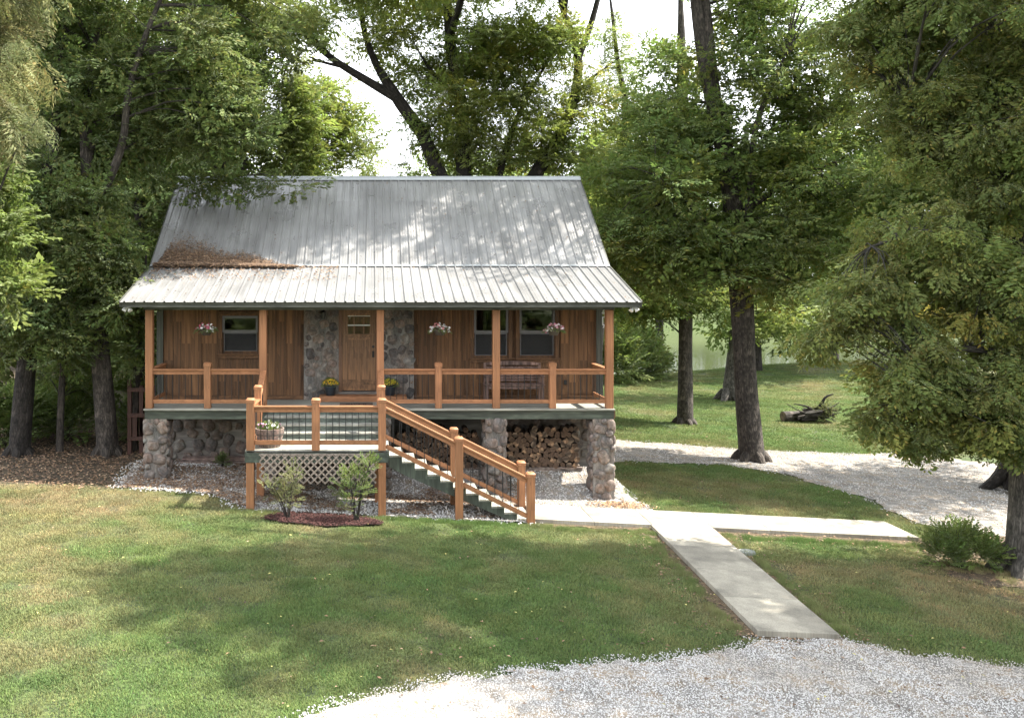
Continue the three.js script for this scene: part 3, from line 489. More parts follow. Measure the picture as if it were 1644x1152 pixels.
function spray(p, dir, up, s) {                                            // matrix that lays a spray along dir with its face towards up
  const y = dir.clone().normalize(), x = y.clone().cross(up).normalize(); if (x.lengthSq() < 0.1) x.set(1, 0, 0); const z = x.clone().cross(y).normalize();
  return new THREE.Matrix4().makeBasis(x, y, z).scale(V(s, s, s)).setPosition(p);
}
function bush(name, label, category, base, blobs, n, geo, mat, s, tones, group, stems = 5) {   // a shrub: stems and a leafy crown
  const g = thing(name, label, category, [base.x, base.y, base.z], group), list = [], cols = [], tw = [];
  for (const [bx, by, bz, rx, ry, rz, share] of blobs) for (let i = 0; i < n * share; i++) {
    const v = V(gauss(), gauss(), gauss()); if (v.length() < 0.25) v.setLength(rr(0.4, 1)); const p = V(bx + v.x * rx, by + v.y * ry, bz + v.z * rz); if (p.y < 0.04) p.y = rr(0.05, 0.25);
    list.push(spray(p, V(v.x + gauss() * 0.5, v.y + 0.5, v.z + gauss() * 0.5), V(gauss() * 0.4, 1, gauss() * 0.4 + 0.3), s * rr(0.7, 1.2))); const k = rr(...tones); cols.push(lin(k * rr(0.9, 1.12), k, k));
  }
  for (let i = 0; i < stems; i++) { const b = blobs[i % blobs.length], e = V(b[0] + gauss() * b[3] * 0.6, b[1] + b[4] * rr(0, 0.5), b[2] + gauss() * b[5] * 0.6); tw.push(tubeGeo([V(gauss() * 0.06, -0.05, gauss() * 0.06), V(e.x * 0.4 + gauss() * 0.05, e.y * 0.5, e.z * 0.4), e], [0.014, 0.005], 5, 5)); }
  const st = mesh('stems', mergeGeometries(tw), M.bark[0], g); st.userData.kind = 'stuff';
  instanced('foliage', geo, mat, list, g, cols); return g;
}
function flowersOn(parent, list, colors, size) { const cols = [], ms = list.map((p) => { cols.push(colors[Math.floor(rnd() * colors.length)]); const q = new THREE.Quaternion().setFromUnitVectors(V(0, 0, 1), V(gauss() * 0.6, 0.7, 0.6 + gauss() * 0.4).normalize()); const s = size * rr(0.8, 1.25); return new THREE.Matrix4().compose(p, q, V(s, s, s)); }); const f = instanced('flowers', flowerGeo, M.petal, ms, parent, cols); return f; }
// hanging baskets
[[331, 'hanging basket of white flowers in front of the small window', [lin(0.8, 0.78, 0.75), lin(0.75, 0.7, 0.7), lin(0.5, 0.1, 0.16)], 0.12], [706, 'hanging basket of white and pink flowers beside the stone panel', [lin(0.8, 0.78, 0.75), lin(0.8, 0.75, 0.75), lin(0.6, 0.22, 0.22)], 0.2], [889, 'hanging basket of pink flowers in front of the paired windows', [lin(0.65, 0.25, 0.32), lin(0.6, 0.3, 0.34), lin(0.75, 0.65, 0.65)], 0.3]].forEach(([x, label, cols]) => {
  const p = P(x, 531, 20.25), g = thing('hanging_basket', label, 'flower basket', [p.x, p.y, p.z], 'hanging flower baskets');
  const pot = mesh('pot', new THREE.LatheGeometry([[0.001, -0.1], [0.09, -0.1], [0.15, 0.02], [0.155, 0.045], [0.14, 0.045], [0.13, 0.02], [0.001, 0.0]].map(([a, b]) => new THREE.Vector2(a, b)), 18), std({ color: lin(0.06, 0.05, 0.04), roughness: 0.7 }), g);
  const top = 4.564 - p.y; for (let i = 0; i < 3; i++) { const a = i * 2.094 + 0.4; rod('hanger_wire', M.black, g, V(0.145 * Math.cos(a), 0.04, 0.145 * Math.sin(a)), V(0, top - 0.08, 0), 0.003, 4); }
  rod('hook', M.black, g, V(0, top - 0.09, 0), V(0, top, 0), 0.006, 5);
  const list = [], tint = [], fl = []; for (let i = 0; i < 60; i++) { const a = rnd() * 6.283, r = Math.sqrt(rnd()), q = V(0.2 * r * Math.cos(a), 0.1 + 0.05 * gauss() - 0.08 * r * r, 0.2 * r * Math.sin(a)); list.push(spray(q, V(Math.cos(a), 0.5 - r, Math.sin(a)), V(0, 1, 0.2), rr(0.08, 0.13))); const k = rr(0.7, 1.1); tint.push(lin(k, k, k)); if (i < 50) fl.push(V(0.24 * Math.cos(a) * Math.max(0.4, r), 0.08 + 0.1 * gauss() - 0.1 * r * r + 0.06, 0.22 * Math.sin(a) * r + 0.04)); }
  instanced('foliage', SPRAY.bush, M.leafOak, list, g, tint); flowersOn(g, fl, cols, 0.034); void pot;
});
// mums by the door
[[530.5, '', 0], [626, '', 1]].forEach(([x, label, k]) => {
  const lab = k ? 'yellow mums in a dark pot behind the porch post, past the front door' : 'yellow and orange mums in a dark pot between stone panel and front door';
  const d = 21.33, g = thing('potted_mum', lab, 'potted flowers', [px(x, d), DECK + 0.141, CAMZ - d], 'potted mums by the door');
  mesh('pot', new THREE.LatheGeometry([[0.001, 0], [0.1, 0], [0.14, 0.19], [0.155, 0.195], [0.155, 0.22], [0.135, 0.22], [0.13, 0.19], [0.001, 0.18]].map(([a, b]) => new THREE.Vector2(a, b)), 20), std({ color: lin(0.03, 0.04, 0.05), roughness: 0.5 }), g);
  const list = [], tint = [], fl = []; for (let i = 0; i < 130; i++) { const a = rnd() * 6.283, e = Math.asin(rnd()), q = V(Math.cos(a) * Math.cos(e), Math.sin(e), Math.sin(a) * Math.cos(e)); if (i < 60) { list.push(spray(V(q.x * 0.13, 0.23 + q.y * 0.1, q.z * 0.13), q, V(0, 1, 0.3), 0.1)); tint.push(lin(0.9, 0.9, 0.9)); } if (q.y > 0.2) fl.push(V(q.x * 0.19, 0.24 + q.y * 0.15, q.z * 0.19)); }
  instanced('foliage', SPRAY.bush, M.leafOak, list, g, tint); flowersOn(g, fl, k ? [lin(0.75, 0.58, 0.03), lin(0.7, 0.6, 0.06)] : [lin(0.75, 0.5, 0.03), lin(0.7, 0.55, 0.04), lin(0.6, 0.3, 0.03)], 0.022);
});
// half barrel planter on the landing
{
  const d = 18.3, g = thing('barrel_planter', 'weathered wooden half barrel planter of pansies on the landing', 'planter', [px(433, d), LY + 0.001, CAMZ - d]);
  for (let i = 0; i < 20; i++) { const s = mesh('stave', boxCache.stave ??= (() => { const q = new THREE.BoxGeometry(0.088, 0.38, 0.025, 1, 4, 1), p = q.attributes.position; for (let k = 0; k < p.count; k++) { const y = p.getY(k) / 0.38 + 0.5, w = 0.78 + 0.26 * y - 0.1 * (y - 0.6) ** 2; p.setX(k, p.getX(k) * w); p.setZ(k, p.getZ(k) + 0.28 * w); } q.computeVertexNormals(); return q; })(), M.oldwood[i % 3], g); s.rotation.y = i / 20 * 6.283; s.position.y = 0.191; }
  for (const [y, r] of [[0.08, 0.245], [0.27, 0.29]]) { const h = mesh('hoop', new THREE.CylinderGeometry(r + 0.012, r + 0.004, 0.035, 28, 1, true), std({ color: lin(0.15, 0.13, 0.12), roughness: 0.6, metalness: 0.5, side: THREE.DoubleSide }), g); h.position.y = y; }
  const so = mesh('potting_soil', new THREE.CylinderGeometry(0.265, 0.25, 0.04, 20), M.soil, g); so.position.y = 0.34;
  const list = [], tint = [], fl = []; for (let i = 0; i < 60; i++) { const a = rnd() * 6.283, r = Math.sqrt(rnd()) * 0.24, q = V(r * Math.cos(a), 0.37, r * Math.sin(a)); list.push(spray(q, V(gauss(), 0.8, gauss()), V(0, 0.5, 1), rr(0.09, 0.15))); tint.push(lin(1, 1, 1)); if (i < 40) fl.push(q.clone().add(V(0, rr(0.04, 0.12), 0))); }
  instanced('foliage', SPRAY.bush, M.leafOak, list, g, tint); flowersOn(g, fl, [lin(0.8, 0.78, 0.76), lin(0.8, 0.8, 0.75), lin(0.3, 0.08, 0.25), lin(0.6, 0.25, 0.4)], 0.032);
  box('plant_tag', M.white, g, -0.03, 0.0, 0.36, 0.56, 0.02, 0.024);
}
// bench
{
  const d = 21.25, x0 = px(777, d), x1 = px(872, d), g = thing('porch_bench', 'slatted wooden bench against the porch wall under the paired windows', 'bench', [(x0 + x1) / 2, DECK + 0.001, CAMZ - d]), w = (x1 - x0) / 2;
  for (const s of [-1, 1]) { box('leg', M.bench, g, s * (w - 0.05) - 0.03, s * (w - 0.05) + 0.03, 0, 0.62, 0.2, 0.26); box('leg', M.bench, g, s * (w - 0.05) - 0.03, s * (w - 0.05) + 0.03, 0, 0.86, -0.24, -0.18); box('armrest', M.bench, g, s * (w - 0.05) - 0.045, s * (w - 0.05) + 0.045, 0.621, 0.65, -0.17, 0.3); }
  for (let i = 0; i < 6; i++) box('seat_slat', M.bench, g, -w, w, 0.41, 0.435, -0.17 + i * 0.075, -0.105 + i * 0.075);
  box('apron', M.bench, g, -w + 0.09, w - 0.09, 0.33, 0.405, 0.215, 0.245);
  for (let i = 0; i < 6; i++) box('back_slat', M.bench, g, -w + 0.085, w - 0.085, 0.47 + i * 0.062, 0.516 + i * 0.062, -0.215, -0.192);
  const sh = new THREE.Shape(); sh.moveTo(-w + 0.02, 0); sh.lineTo(w - 0.02, 0); sh.lineTo(w - 0.02, 0.05); sh.quadraticCurveTo(0, 0.15, -w + 0.02, 0.05); const c = mesh('crest_rail', new THREE.ExtrudeGeometry(sh, { depth: 0.03, bevelEnabled: false }), M.bench, g); c.position.set(0, 0.862, -0.225);
}
// doormat with its word
{
  const c = document.createElement('canvas'); c.width = 512; c.height = 160; const k = c.getContext('2d'); k.fillStyle = '#5d5048'; k.fillRect(0, 0, 512, 160); for (let i = 0; i < 9000; i++) { const v = 70 + rnd() * 45; k.fillStyle = `rgb(${v},${v * 0.86},${v * 0.77})`; k.fillRect(rnd() * 512, rnd() * 160, 2, 2); }
  k.fillStyle = '#1a1513'; k.font = 'bold 104px serif'; k.textAlign = 'center'; k.textBaseline = 'middle'; k.fillText('RIVER', 256, 84, 470);
  const t = new THREE.CanvasTexture(c); t.colorSpace = THREE.SRGBColorSpace;
  const side = std({ color: lin(0.1, 0.08, 0.07) }), m = mesh('doormat', new THREE.BoxGeometry(0.78, 0.014, 0.45), [side, side, std({ map: t, roughness: 1 }), side, side, side]); m.position.set(px(572, 20.8), DECK + 0.008, CAMZ - 20.68); tag(m, 'brown doormat with the dark word RIVER on the porch floor', 'doormat');
}
// wall lantern, outlet box, eave lights, hanging ornament
{
  const p = P(519, 506, 21.45), g = thing('wall_lantern', 'black wall lantern on the stone panel beside the front door', 'lantern', [p.x, p.y, p.z]);
  mesh('cage', new THREE.CylinderGeometry(0.055, 0.04, 0.14, 6), std({ color: lin(0.03, 0.03, 0.03), roughness: 0.3 }), g); const r = mesh('cap', new THREE.ConeGeometry(0.085, 0.07, 6), M.black, g); r.position.y = 0.105; box('bracket', M.black, g, -0.02, 0.02, -0.02, 0.02, -0.08, -0.04); const bp = mesh('back_plate', new THREE.BoxGeometry(0.07, 0.18, 0.015), M.black, g); bp.position.z = -0.088;
  const q = P(909, 614, 21.5); const ob = mesh('outlet_box', new RoundedBoxGeometry(0.075, 0.11, 0.05, 2, 0.01), M.black); ob.position.set(q.x, q.y, ZW + 0.03); tag(ob, 'small dark outlet box low on the siding beside the bench', 'outlet');
  for (const [x, lab] of [[-5.55, 'white floodlight under the eave by the shaded woods'], [5.86, 'white floodlight under the eave by the driveway lawn']]) {
    const f = thing('flood_light', lab, 'light', [x, 4.49, 0.22], 'eave floodlights'); mesh('mount', new THREE.CylinderGeometry(0.045, 0.05, 0.05, 14), M.white, f).position.y = 0.025;
    for (const s of [-1, 1]) { const h = mesh('lamp_head', new THREE.CylinderGeometry(0.03, 0.055, 0.11, 14), M.white, f); h.position.set(s * 0.05, -0.06, 0.02); h.rotation.z = s * 0.5; h.rotation.x = -0.4; }
  }
  const o = P(971, 500, 20.35), w = thing('hanging_ornament', 'white scrolled metal ornament hanging by the end porch post', 'ornament', [o.x, o.y, o.z]);
  rod('cord', M.white, w, V(0, 0.02, 0), V(0, 4.564 - o.y, 0), 0.004, 5);
  const scroll = (y, s) => { const pts = []; for (let i = 0; i <= 14; i++) { const a = i / 14 * 4.6; pts.push(V(s * 0.07 * Math.sin(a) * (1 - i / 30), y - 0.055 * i / 14 - 0.03 * Math.cos(a) + 0.03, 0)); } const m = mesh('scroll', tubeGeo(pts, [0.011, 0.008], 6, 20), M.white, w); return m; };
  scroll(0.02, 1); scroll(-0.04, -1); scroll(-0.36, 1);
  for (const [a, b, c, d2] of [[-0.055, -0.035, -0.32, -0.12], [0.035, 0.055, -0.32, -0.12], [-0.034, 0.034, -0.14, -0.12], [-0.034, 0.034, -0.32, -0.3]]) box('frame_bar', M.white, w, a, b, c, d2, -0.01, 0.01);
  rod('cord', M.white, w, V(0, -0.12, 0), V(0, -0.02, 0), 0.004, 5); rod('cord', M.white, w, V(0, -0.4, 0), V(0, -0.32, 0), 0.004, 5);
}
// firewood on runners under the porch
{
  const endMat = [[0.46, 0.33, 0.22], [0.36, 0.25, 0.17], [0.52, 0.40, 0.29], [0.27, 0.19, 0.135]].map((c, i) => std({ color: lin(...c), map: shiftTex(T.weather, i), roughness: 0.9 })), sideMat = std({ color: lin(0.14, 0.1, 0.075), map: T.bark, roughness: 1 });
  const geos = variants(6, (i) => { const n = 5 + (i % 3), pts = []; const wedge = i % 2; for (let k = 0; k < n; k++) { const a = (wedge ? 0.55 : 1) * k / n * 6.283 - (wedge ? 1.7 : 0), r = 0.075 * (wedge ? 1.15 : 0.9) * rr(0.8, 1.15); pts.push(new THREE.Vector2(r * Math.cos(a), r * Math.sin(a))); } if (wedge) pts.push(new THREE.Vector2(-0.06, -0.01)); const g = new THREE.ExtrudeGeometry(new THREE.Shape(pts), { depth: 0.42, bevelEnabled: false }); g.translate(0, 0, -0.42); return g; });
  const stack = (x0, x1, base, cols, rows, label, group) => {
    for (let r = 0; r < rows; r++) for (let c = 0; c < cols; c++) {
      if (r === rows - 1 && rnd() < 0.4) continue; const m = mesh('firewood_log', geos[Math.floor(rnd() * 6)], [endMat[Math.floor(rnd() * 4)], sideMat]); const w = (x1 - x0) / cols;
      m.position.set(x0 + (c + 0.5 + (r % 2 ? 0.5 : 0) * 0.8) * w + gauss() * 0.012, base + 0.065 + r * 0.118 + gauss() * 0.01, -0.92 + gauss() * 0.06); m.rotation.z = rnd() * 6.283; m.rotation.y = gauss() * 0.06; m.rotation.order = 'YXZ'; const s = rr(0.95, 1.22); m.scale.set(s, s, rr(0.9, 1.1)); tag(m, label, 'firewood', group);
    }
  };
  const rack = (label, x0, x1, y) => { const g = thing('firewood_rack', label, 'firewood rack', [(x0 + x1) / 2, y, -1.12], 'firewood racks'), w = (x1 - x0) / 2; for (const z of [-0.16, 0.1]) box('runner', M.oldwood[0], g, -w - 0.05, w + 0.08, -0.09, 0, z, z + 0.09); for (const x of [-w + 0.1, 0, w - 0.2]) box('block', M.concrete[1], g, x, x + 0.2, -0.32, -0.091, -0.17, 0.2); };
  rack('wooden runners on blocks under the firewood beside the end stone pier', 3.15, 4.9, 0.62); stack(3.16, 4.86, 0.62, 12, 8, 'split firewood log in the stack beside the end stone pier', 'firewood stacked beside the end pier');
  rack('wooden runners on blocks under the firewood behind the stairs', 0.55, 2.5, 0.62); stack(0.55, 2.48, 0.62, 14, 8, 'split firewood log in the stack seen behind the stair railing', 'firewood stacked behind the stairs');
}
// low ledge of boards under the porch, side gate, valve lid
{
  const g = thing('board_ledge', 'low ledge of weathered boards along the stone foundation under the porch', 'ledge', [-3.6, G(-3.6, -1.3), -1.35]); for (let i = 0; i < 3; i++) box('board', M.oldwood[i], g, -1.25 + 0.1 * i, 1.25 - 0.16 * i, -0.06 + 0.075 * i, 0.01 + 0.075 * i, -0.12 - i * 0.05, 0.16 - i * 0.07);
  const gm = std({ color: lin(0.16, 0.075, 0.055), map: T.grain }), gate = thing('side_gate', 'dark red-brown wooden railed gate beside the house corner', 'gate', [-6.0, G(-6, -2.6), -2.6]);
  for (const [x, h] of [[-0.28, 1.9], [0.02, 1.75], [0.33, 1.75]]) box('post', gm, gate, x - 0.05, x + 0.05, -0.1, h, -0.05, 0.05); for (const y of [0.35, 0.95, 1.6]) box('rail', gm, gate, -0.33, 0.38, y, y + 0.1, 0.051, 0.085); for (let i = 0; i < 3; i++) box('board', gm, gate, -0.2 + i * 0.18, -0.09 + i * 0.18, 0.36, 0.94, 0.02, 0.05);
  const [lx, lz] = onGround(1198, 889), lid = mesh('valve_cover', new THREE.CylinderGeometry(0.13, 0.15, 0.06, 20), std({ color: lin(0.22, 0.235, 0.215), roughness: 0.7 })); lid.scale.x = 1.25; lid.position.set(lx, G(lx, lz) + 0.03, lz); tag(lid, 'grey-green valve cover lying in the grass beside the front walk', 'valve cover');
}
// log and brush pile on the far lawn
{
  const [lx, lz] = onGround(1282, 676), y = G(lx, lz), lg = thing('fallen_log', 'thick cut log lying on the sunny lawn by the brush', 'log', [lx, y, lz]);
  const L = tubeGeo([V(-0.65, 0.2, 0.1), V(0, 0.21, 0), V(0.75, 0.2, -0.1)], [0.21, 0.2, 0.18], 12, 6, 0.1); mesh('bark', L, M.bark[0], lg); const e = mesh('cut_end', new THREE.CircleGeometry(0.19, 14), std({ color: lin(0.3, 0.23, 0.17), map: T.weather }), lg); e.position.set(-0.655, 0.2, 0.1); e.rotation.y = -Math.PI / 2 + 0.15;
  const [bx, bz] = onGround(1312, 678), bp = thing('brush_pile', 'pile of cut branches and wilting leaves on the sunny lawn', 'brush pile', [bx, G(bx, bz), bz]);
  for (let i = 0; i < 46; i++) { const a = rr(-0.6, 0.6) + (rnd() < 0.5 ? Math.PI : 0), l = rr(0.6, 1.5), x = gauss() * 0.6 - 0.1, z = gauss() * 0.4, h = rr(0.06, 0.5) * (1 - Math.abs(x) * 0.6), e = rnd() < 0.3 ? rr(0.2, 0.6) : rr(-0.05, 0.2); mesh('branch', tubeGeo([V(x - l * Math.cos(a) / 2, h, z - l * Math.sin(a) / 2), V(x, h + 0.08, z), V(x + l * Math.cos(a) / 2, Math.max(0.03, h * 0.6 + e), z + l * Math.sin(a) / 2)], [0.04, 0.014], 5, 4), i % 3 ? M.bark[0] : M.bark[2], bp); }
  mesh('branch', tubeGeo([V(-0.5, 0.3, 0), V(0.05, 0.55, 0), V(0.35, 1.0, 0), V(0.62, 1.12, 0.05)], [0.09, 0.08, 0.05, 0.025], 6, 8), M.bark[1], bp); mesh('branch', tubeGeo([V(0.1, 0.3, 0.1), V(-0.4, 0.62, 0.1), V(-0.95, 0.75, 0.1)], [0.06, 0.04, 0.015], 6, 8), M.bark[1], bp);
  const list = [], tint = []; for (let i = 0; i < 90; i++) { const p = V(0.25 + gauss() * 0.5, 0.5 + gauss() * 0.4, gauss() * 0.35); p.y = Math.max(0.08, p.y); list.push(spray(p, V(gauss(), gauss() * 0.5, gauss()), V(0, 1, 0.3), rr(0.25, 0.4))); const k = rr(0.35, 0.8); tint.push(lin(k * 1.2, k, k)); } instanced('foliage', SPRAY.oak, M.leafOak, list, bp, tint);
}

// ---------- trees ----------
const clusters = {};
function clusterGeo(kind, rise, k) {                                       // a leafy branch end: sprays radiating from a short stem
  return clusters[kind + rise + k] ??= (() => {
    const g = [], old = seed; seed = 900 + k * 31; const n = 16;
    for (let i = 0; i < n; i++) { const w = V(gauss(), gauss() * 0.75, gauss()); g.push(SPRAY[kind].clone().applyMatrix4(spray(V(w.x * 0.75, w.y * 0.75, w.z * 0.75), V(w.x + gauss() * 0.5, w.y * 0.8 + rise + gauss() * 0.4, w.z + gauss() * 0.5), V(gauss() * 1.7, 0.75, gauss() * 1.7), rr(0.6, 1.05)))); }
    seed = old; return mergeGeometries(g);
  })();
}
// limbs: [[points], [radii]]; blobs: [centre, [rx, ry, rz], sprays]; the crown is sprays gathered in clusters on twigs
function tree(name, label, base, limbs, blobs, o, group, category = 'tree') {
  const g = thing(name, label, category, [base.x, base.y, base.z], group), local = (p) => p.clone().sub(base), pts = [];
  limbs.forEach(([p, r], i) => {
    const q = p.map(local); if (!i) q.unshift(q[0].clone().add(V(0, -0.4, 0)));
    const rad = i ? r : [r[0] * 1.02, ...r];
    const geo = tubeGeo(q, rad, i ? 8 : 14, q.length * 5, i ? 0.12 : 0.3); mesh(i ? 'limb' : 'trunk', geo, o.bark ?? M.bark[0], g);
    const c = new THREE.CatmullRomCurve3(q, false, 'centripetal'); for (let k = i ? 1 : 5; k <= 14; k++) pts.push(c.getPoint(k / 14));
    if (!i && o.flare) for (let k = 0; k < 6; k++) { const a = k / 6 * 6.283 + 0.3, f = o.flare * rr(0.8, 1.2); mesh('root', tubeGeo([V(q[1].x + Math.cos(a) * r[0] * 0.6, f * 1.5, q[1].z + Math.sin(a) * r[0] * 0.6), V(q[1].x + Math.cos(a) * (r[0] + f * 0.2), f * 0.5, q[1].z + Math.sin(a) * (r[0] + f * 0.2)), V(q[1].x + Math.cos(a) * (r[0] + f), -0.12, q[1].z + Math.sin(a) * (r[0] + f))], [r[0] * 0.4, r[0] * 0.42, r[0] * 0.25], 7, 5), o.bark ?? M.bark[0], g); }
  });
  const list = [[], [], []], cols = [[], [], []], twigs = [], per = o.per ?? 18, t0 = o.tones ?? [0.75, 1.25];
  for (const [c, [rx, ry, rz], n] of blobs) {
    const C = local(c), K = Math.max(1, Math.round(n / per * 1.15));
    for (let k = 0; k < K; k++) {
      const v = V(gauss(), gauss(), gauss()).normalize().multiplyScalar(Math.pow(rnd(), 0.45)), q = V(C.x + v.x * rx, C.y + v.y * ry, C.z + v.z * rz);
      if (o.keep && !o.keep(q.clone().add(base))) continue;
      let near = pts[0], bd = 1e9; for (const p of pts) { const d = p.distanceToSquared(q) + Math.max(0, p.y - q.y) * 2; if (d < bd) { bd = d; near = p; } }
      const mid = near.clone().lerp(q, 0.55).add(V(gauss() * 0.2, 0.12 * Math.sqrt(bd), gauss() * 0.2));
      if (rnd() < (o.twig ?? 0.7)) twigs.push(tubeGeo([near, mid, q], [clamp(0.012 * Math.sqrt(bd), 0.015, 0.06), 0.007], 4, 5));
      const s = (o.size ?? 0.6) * rr(0.6, 1.4), j = Math.floor(rnd() * 3), m = new THREE.Matrix4().compose(q, new THREE.Quaternion().setFromEuler(new THREE.Euler(gauss() * 0.4, rnd() * 6.283, gauss() * 0.4)), V(s * rr(0.9, 1.25), s * rr(0.75, 1.05), s * rr(0.9, 1.25)));
      list[j].push(m); const y = o.yellow && rnd() < o.yellow ? 1.45 : 1, b = rr(...t0); cols[j].push(lin(b * y * rr(0.9, 1.12), b * (y > 1 ? 1.15 : 1), b * rr(0.8, 1.1)));
    }
  }
  if (twigs.length) { const t = mesh('twigs', mergeGeometries(twigs), o.bark ?? M.bark[0], g); t.userData.kind = 'stuff'; }
  list.forEach((l, j) => l.length && instanced('crown', clusterGeo(o.kind ?? 'broad', o.rise ?? 0.05, j), o.mat ?? M.leafOak, l, g, cols[j])); return g;
}
const limb = (d, list, radii) => [list.map(([x, y, e]) => P(x, y, e ?? d)), radii];
const B = (x, y, d, rx, ry, rz, n) => [P(x, y, d), [rx * d / F, ry * d / F, rz], n];
const baseOf = (x, y, d) => { const p = P(x, y, d); p.y = G(p.x, p.z); return p; };
const aboveRoof = (p) => { if (p.x < -6.1 || p.x > 6.3 || p.z > 0.8 || p.z < -10.2) return true; const y = p.z > -2.3 ? 4.6 + (0.4 - p.z) * 0.315 : p.z > -5.5 ? 5.43 + (-2.3 - p.z) * 0.81 : 8.02 - (-5.5 - p.z) * 0.78; return p.y > y + 0.42; };

// shaded side of the house
tree('broadleaf_tree', 'tall forked tree with a pale trunk standing beside the shaded house corner', baseOf(172, 730, 22.5),
  [limb(22.5, [[172, 728], [164, 600], [150, 440], [143, 310], [137, 200], [150, 80], [175, -80]], [0.28, 0.25, 0.23, 0.21, 0.14, 0.1, 0.05]), limb(22.5, [[144, 325], [172, 292, 22.3], [197, 225, 22], [206, 150, 21.8], [240, 40, 21.6], [290, -70, 21.5]], [0.14, 0.12, 0.1, 0.09, 0.07, 0.03]), limb(22.5, [[150, 200], [230, 180, 23], [300, 235, 23.6], [370, 285, 24]], [0.09, 0.07, 0.05, 0.02])],
  [B(150, 110, 22.5, 130, 100, 2, 560), B(300, 120, 22.6, 120, 100, 2, 700), B(250, -70, 22.5, 230, 100, 2.5, 600), B(325, 200, 22.7, 105, 50, 1.4, 400), B(220, 230, 23, 80, 60, 1.5, 240), B(400, 40, 24, 90, 80, 2, 420), B(355, 292, 24.2, 80, 18, 0.6, 110), B(440, 300, 24.4, 30, 10, 0.4, 30), B(100, -20, 21.5, 150, 90, 2, 420), B(120, 300, 21.8, 70, 40, 1, 170), B(178, 400, 21.8, 45, 50, 0.8, 150), B(90, 370, 21.6, 60, 50, 0.8, 200)],
  { mat: M.leafHackberry, kind: 'oak', per: 14, bark: M.bark[0], size: 0.56, flare: 0.14, keep: aboveRoof, yellow: 0.06, tones: [0.75, 1.25] });
tree('broadleaf_tree', 'dark leaning tree at the edge of the shaded woods', baseOf(32, 728, 22.2),
  [limb(22.2, [[30, 728], [40, 610], [58, 470], [70, 320], [95, 150], [110, -40]], [0.27, 0.24, 0.22, 0.19, 0.13, 0.06])],
  [B(40, 330, 22.5, 120, 90, 2, 620), B(90, 200, 23, 110, 90, 2, 500), B(60, 60, 23, 130, 120, 2, 500), B(120, 420, 23.5, 110, 60, 1.5, 380)], { mat: M.leafHackberry, kind: 'oak', per: 14, bark: M.bark[1], size: 0.56, flare: 0.14 });
tree('drooping_tree', 'pale olive drooping tree in full sun at the lawn edge', baseOf(-190, 800, 16.2),
  [limb(16.2, [[-190, 790], [-180, 500], [-150, 250], [-90, 80], [-30, -60]], [0.4, 0.32, 0.26, 0.16, 0.05]), limb(16.2, [[-165, 330], [-80, 300], [-10, 330]], [0.1, 0.06, 0.02]), limb(16.2, [[-172, 400], [-90, 380], [-20, 420]], [0.1, 0.06, 0.02])],
  [B(-10, 60, 16.2, 80, 110, 1.2, 480), B(-5, 180, 16, 65, 55, 1, 230), B(-40, -80, 16, 140, 110, 1.5, 420), B(-90, 120, 16, 90, 120, 1.5, 300)], { mat: M.leafWillow, kind: 'willow', size: 0.5, rise: -0.8, cluster: 0.55 });
tree('side_sapling', 'small bright-leaved sapling in front of the dark woods', baseOf(-60, 815, 16.8),
  [limb(16.8, [[-60, 815], [-50, 600], [-30, 400], [-25, 280]], [0.09, 0.07, 0.05, 0.02])],
  [B(-8, 300, 16.8, 26, 30, 0.5, 46), B(-2, 370, 16.8, 36, 28, 0.5, 60), B(-12, 455, 16.8, 34, 40, 0.5, 70)], { mat: M.leafOak, size: 0.45, cluster: 0.35, per: 8, tones: [0.75, 1.25] });
[[[215, 715, 23], [[B(175, 465, 21.9, 65, 50, 0.8, 330), B(100, 480, 22, 70, 55, 0.8, 330), B(210, 545, 22.6, 26, 50, 0.7, 130)]], 'leafy understory sapling beside the pale forked trunk'], [[95, 722, 22.6], [[B(95, 555, 22, 55, 40, 0.8, 230), B(20, 500, 21.2, 60, 70, 0.8, 330), B(110, 610, 23.5, 50, 40, 1, 160)]], 'leafy understory sapling beside the dark leaning trunk']].forEach(([b, [blobs], lab]) => tree('understory_sapling', lab, baseOf(...b), [limb(b[2], [b, [b[0] + 5, 600], [b[0] + 15, 480], [b[0] + 20, 400]], [0.1, 0.08, 0.05, 0.02])], blobs, { mat: M.leafHackberry, kind: 'oak', per: 15, size: 0.48, tones: [0.75, 1.25] }, 'understory saplings'));
// the woods behind: one builder, many individuals
function woodTree(x, d, top, w, lab, mat, group, o = {}) {
  const b = baseOf(x, 640, d), h = EYE + (CY - top) * d / F - b.y, W = w * d / F, lx = b.x + gauss() * 0.5;
  const tr = [b.clone(), V(b.x + gauss() * 0.2, b.y + h * 0.35, b.z), V(lx, b.y + h * 0.7, b.z + gauss() * 0.4), V(lx, b.y + h * 0.95, b.z)];
  const blobs = []; const low = o.low ?? 0.25; for (let i = 0; i < 7; i++) { const t = low + (0.95 - low) * i / 6, q = Math.sin(Math.PI * (0.2 + 0.7 * t)); blobs.push([V(lx + gauss() * W * 0.35, b.y + h * t, b.z + gauss() * W * 0.3), [W * 0.62 * q, h * 0.11, W * 0.5 * q], (o.n ?? 1300) / 7]); }
  const r = o.r ?? 0.24; const old = seed; tree('woodland_tree', lab, b, [[tr, [r, r * 0.8, r * 0.55, r * 0.15]]], blobs, { mat, bark: M.bark[1], size: o.size ?? 0.85, cluster: o.cluster ?? 0.95, twig: 0.35, kind: o.kind, tones: o.tones, keep: aboveRoof }, group); seed = old + 7919;
}
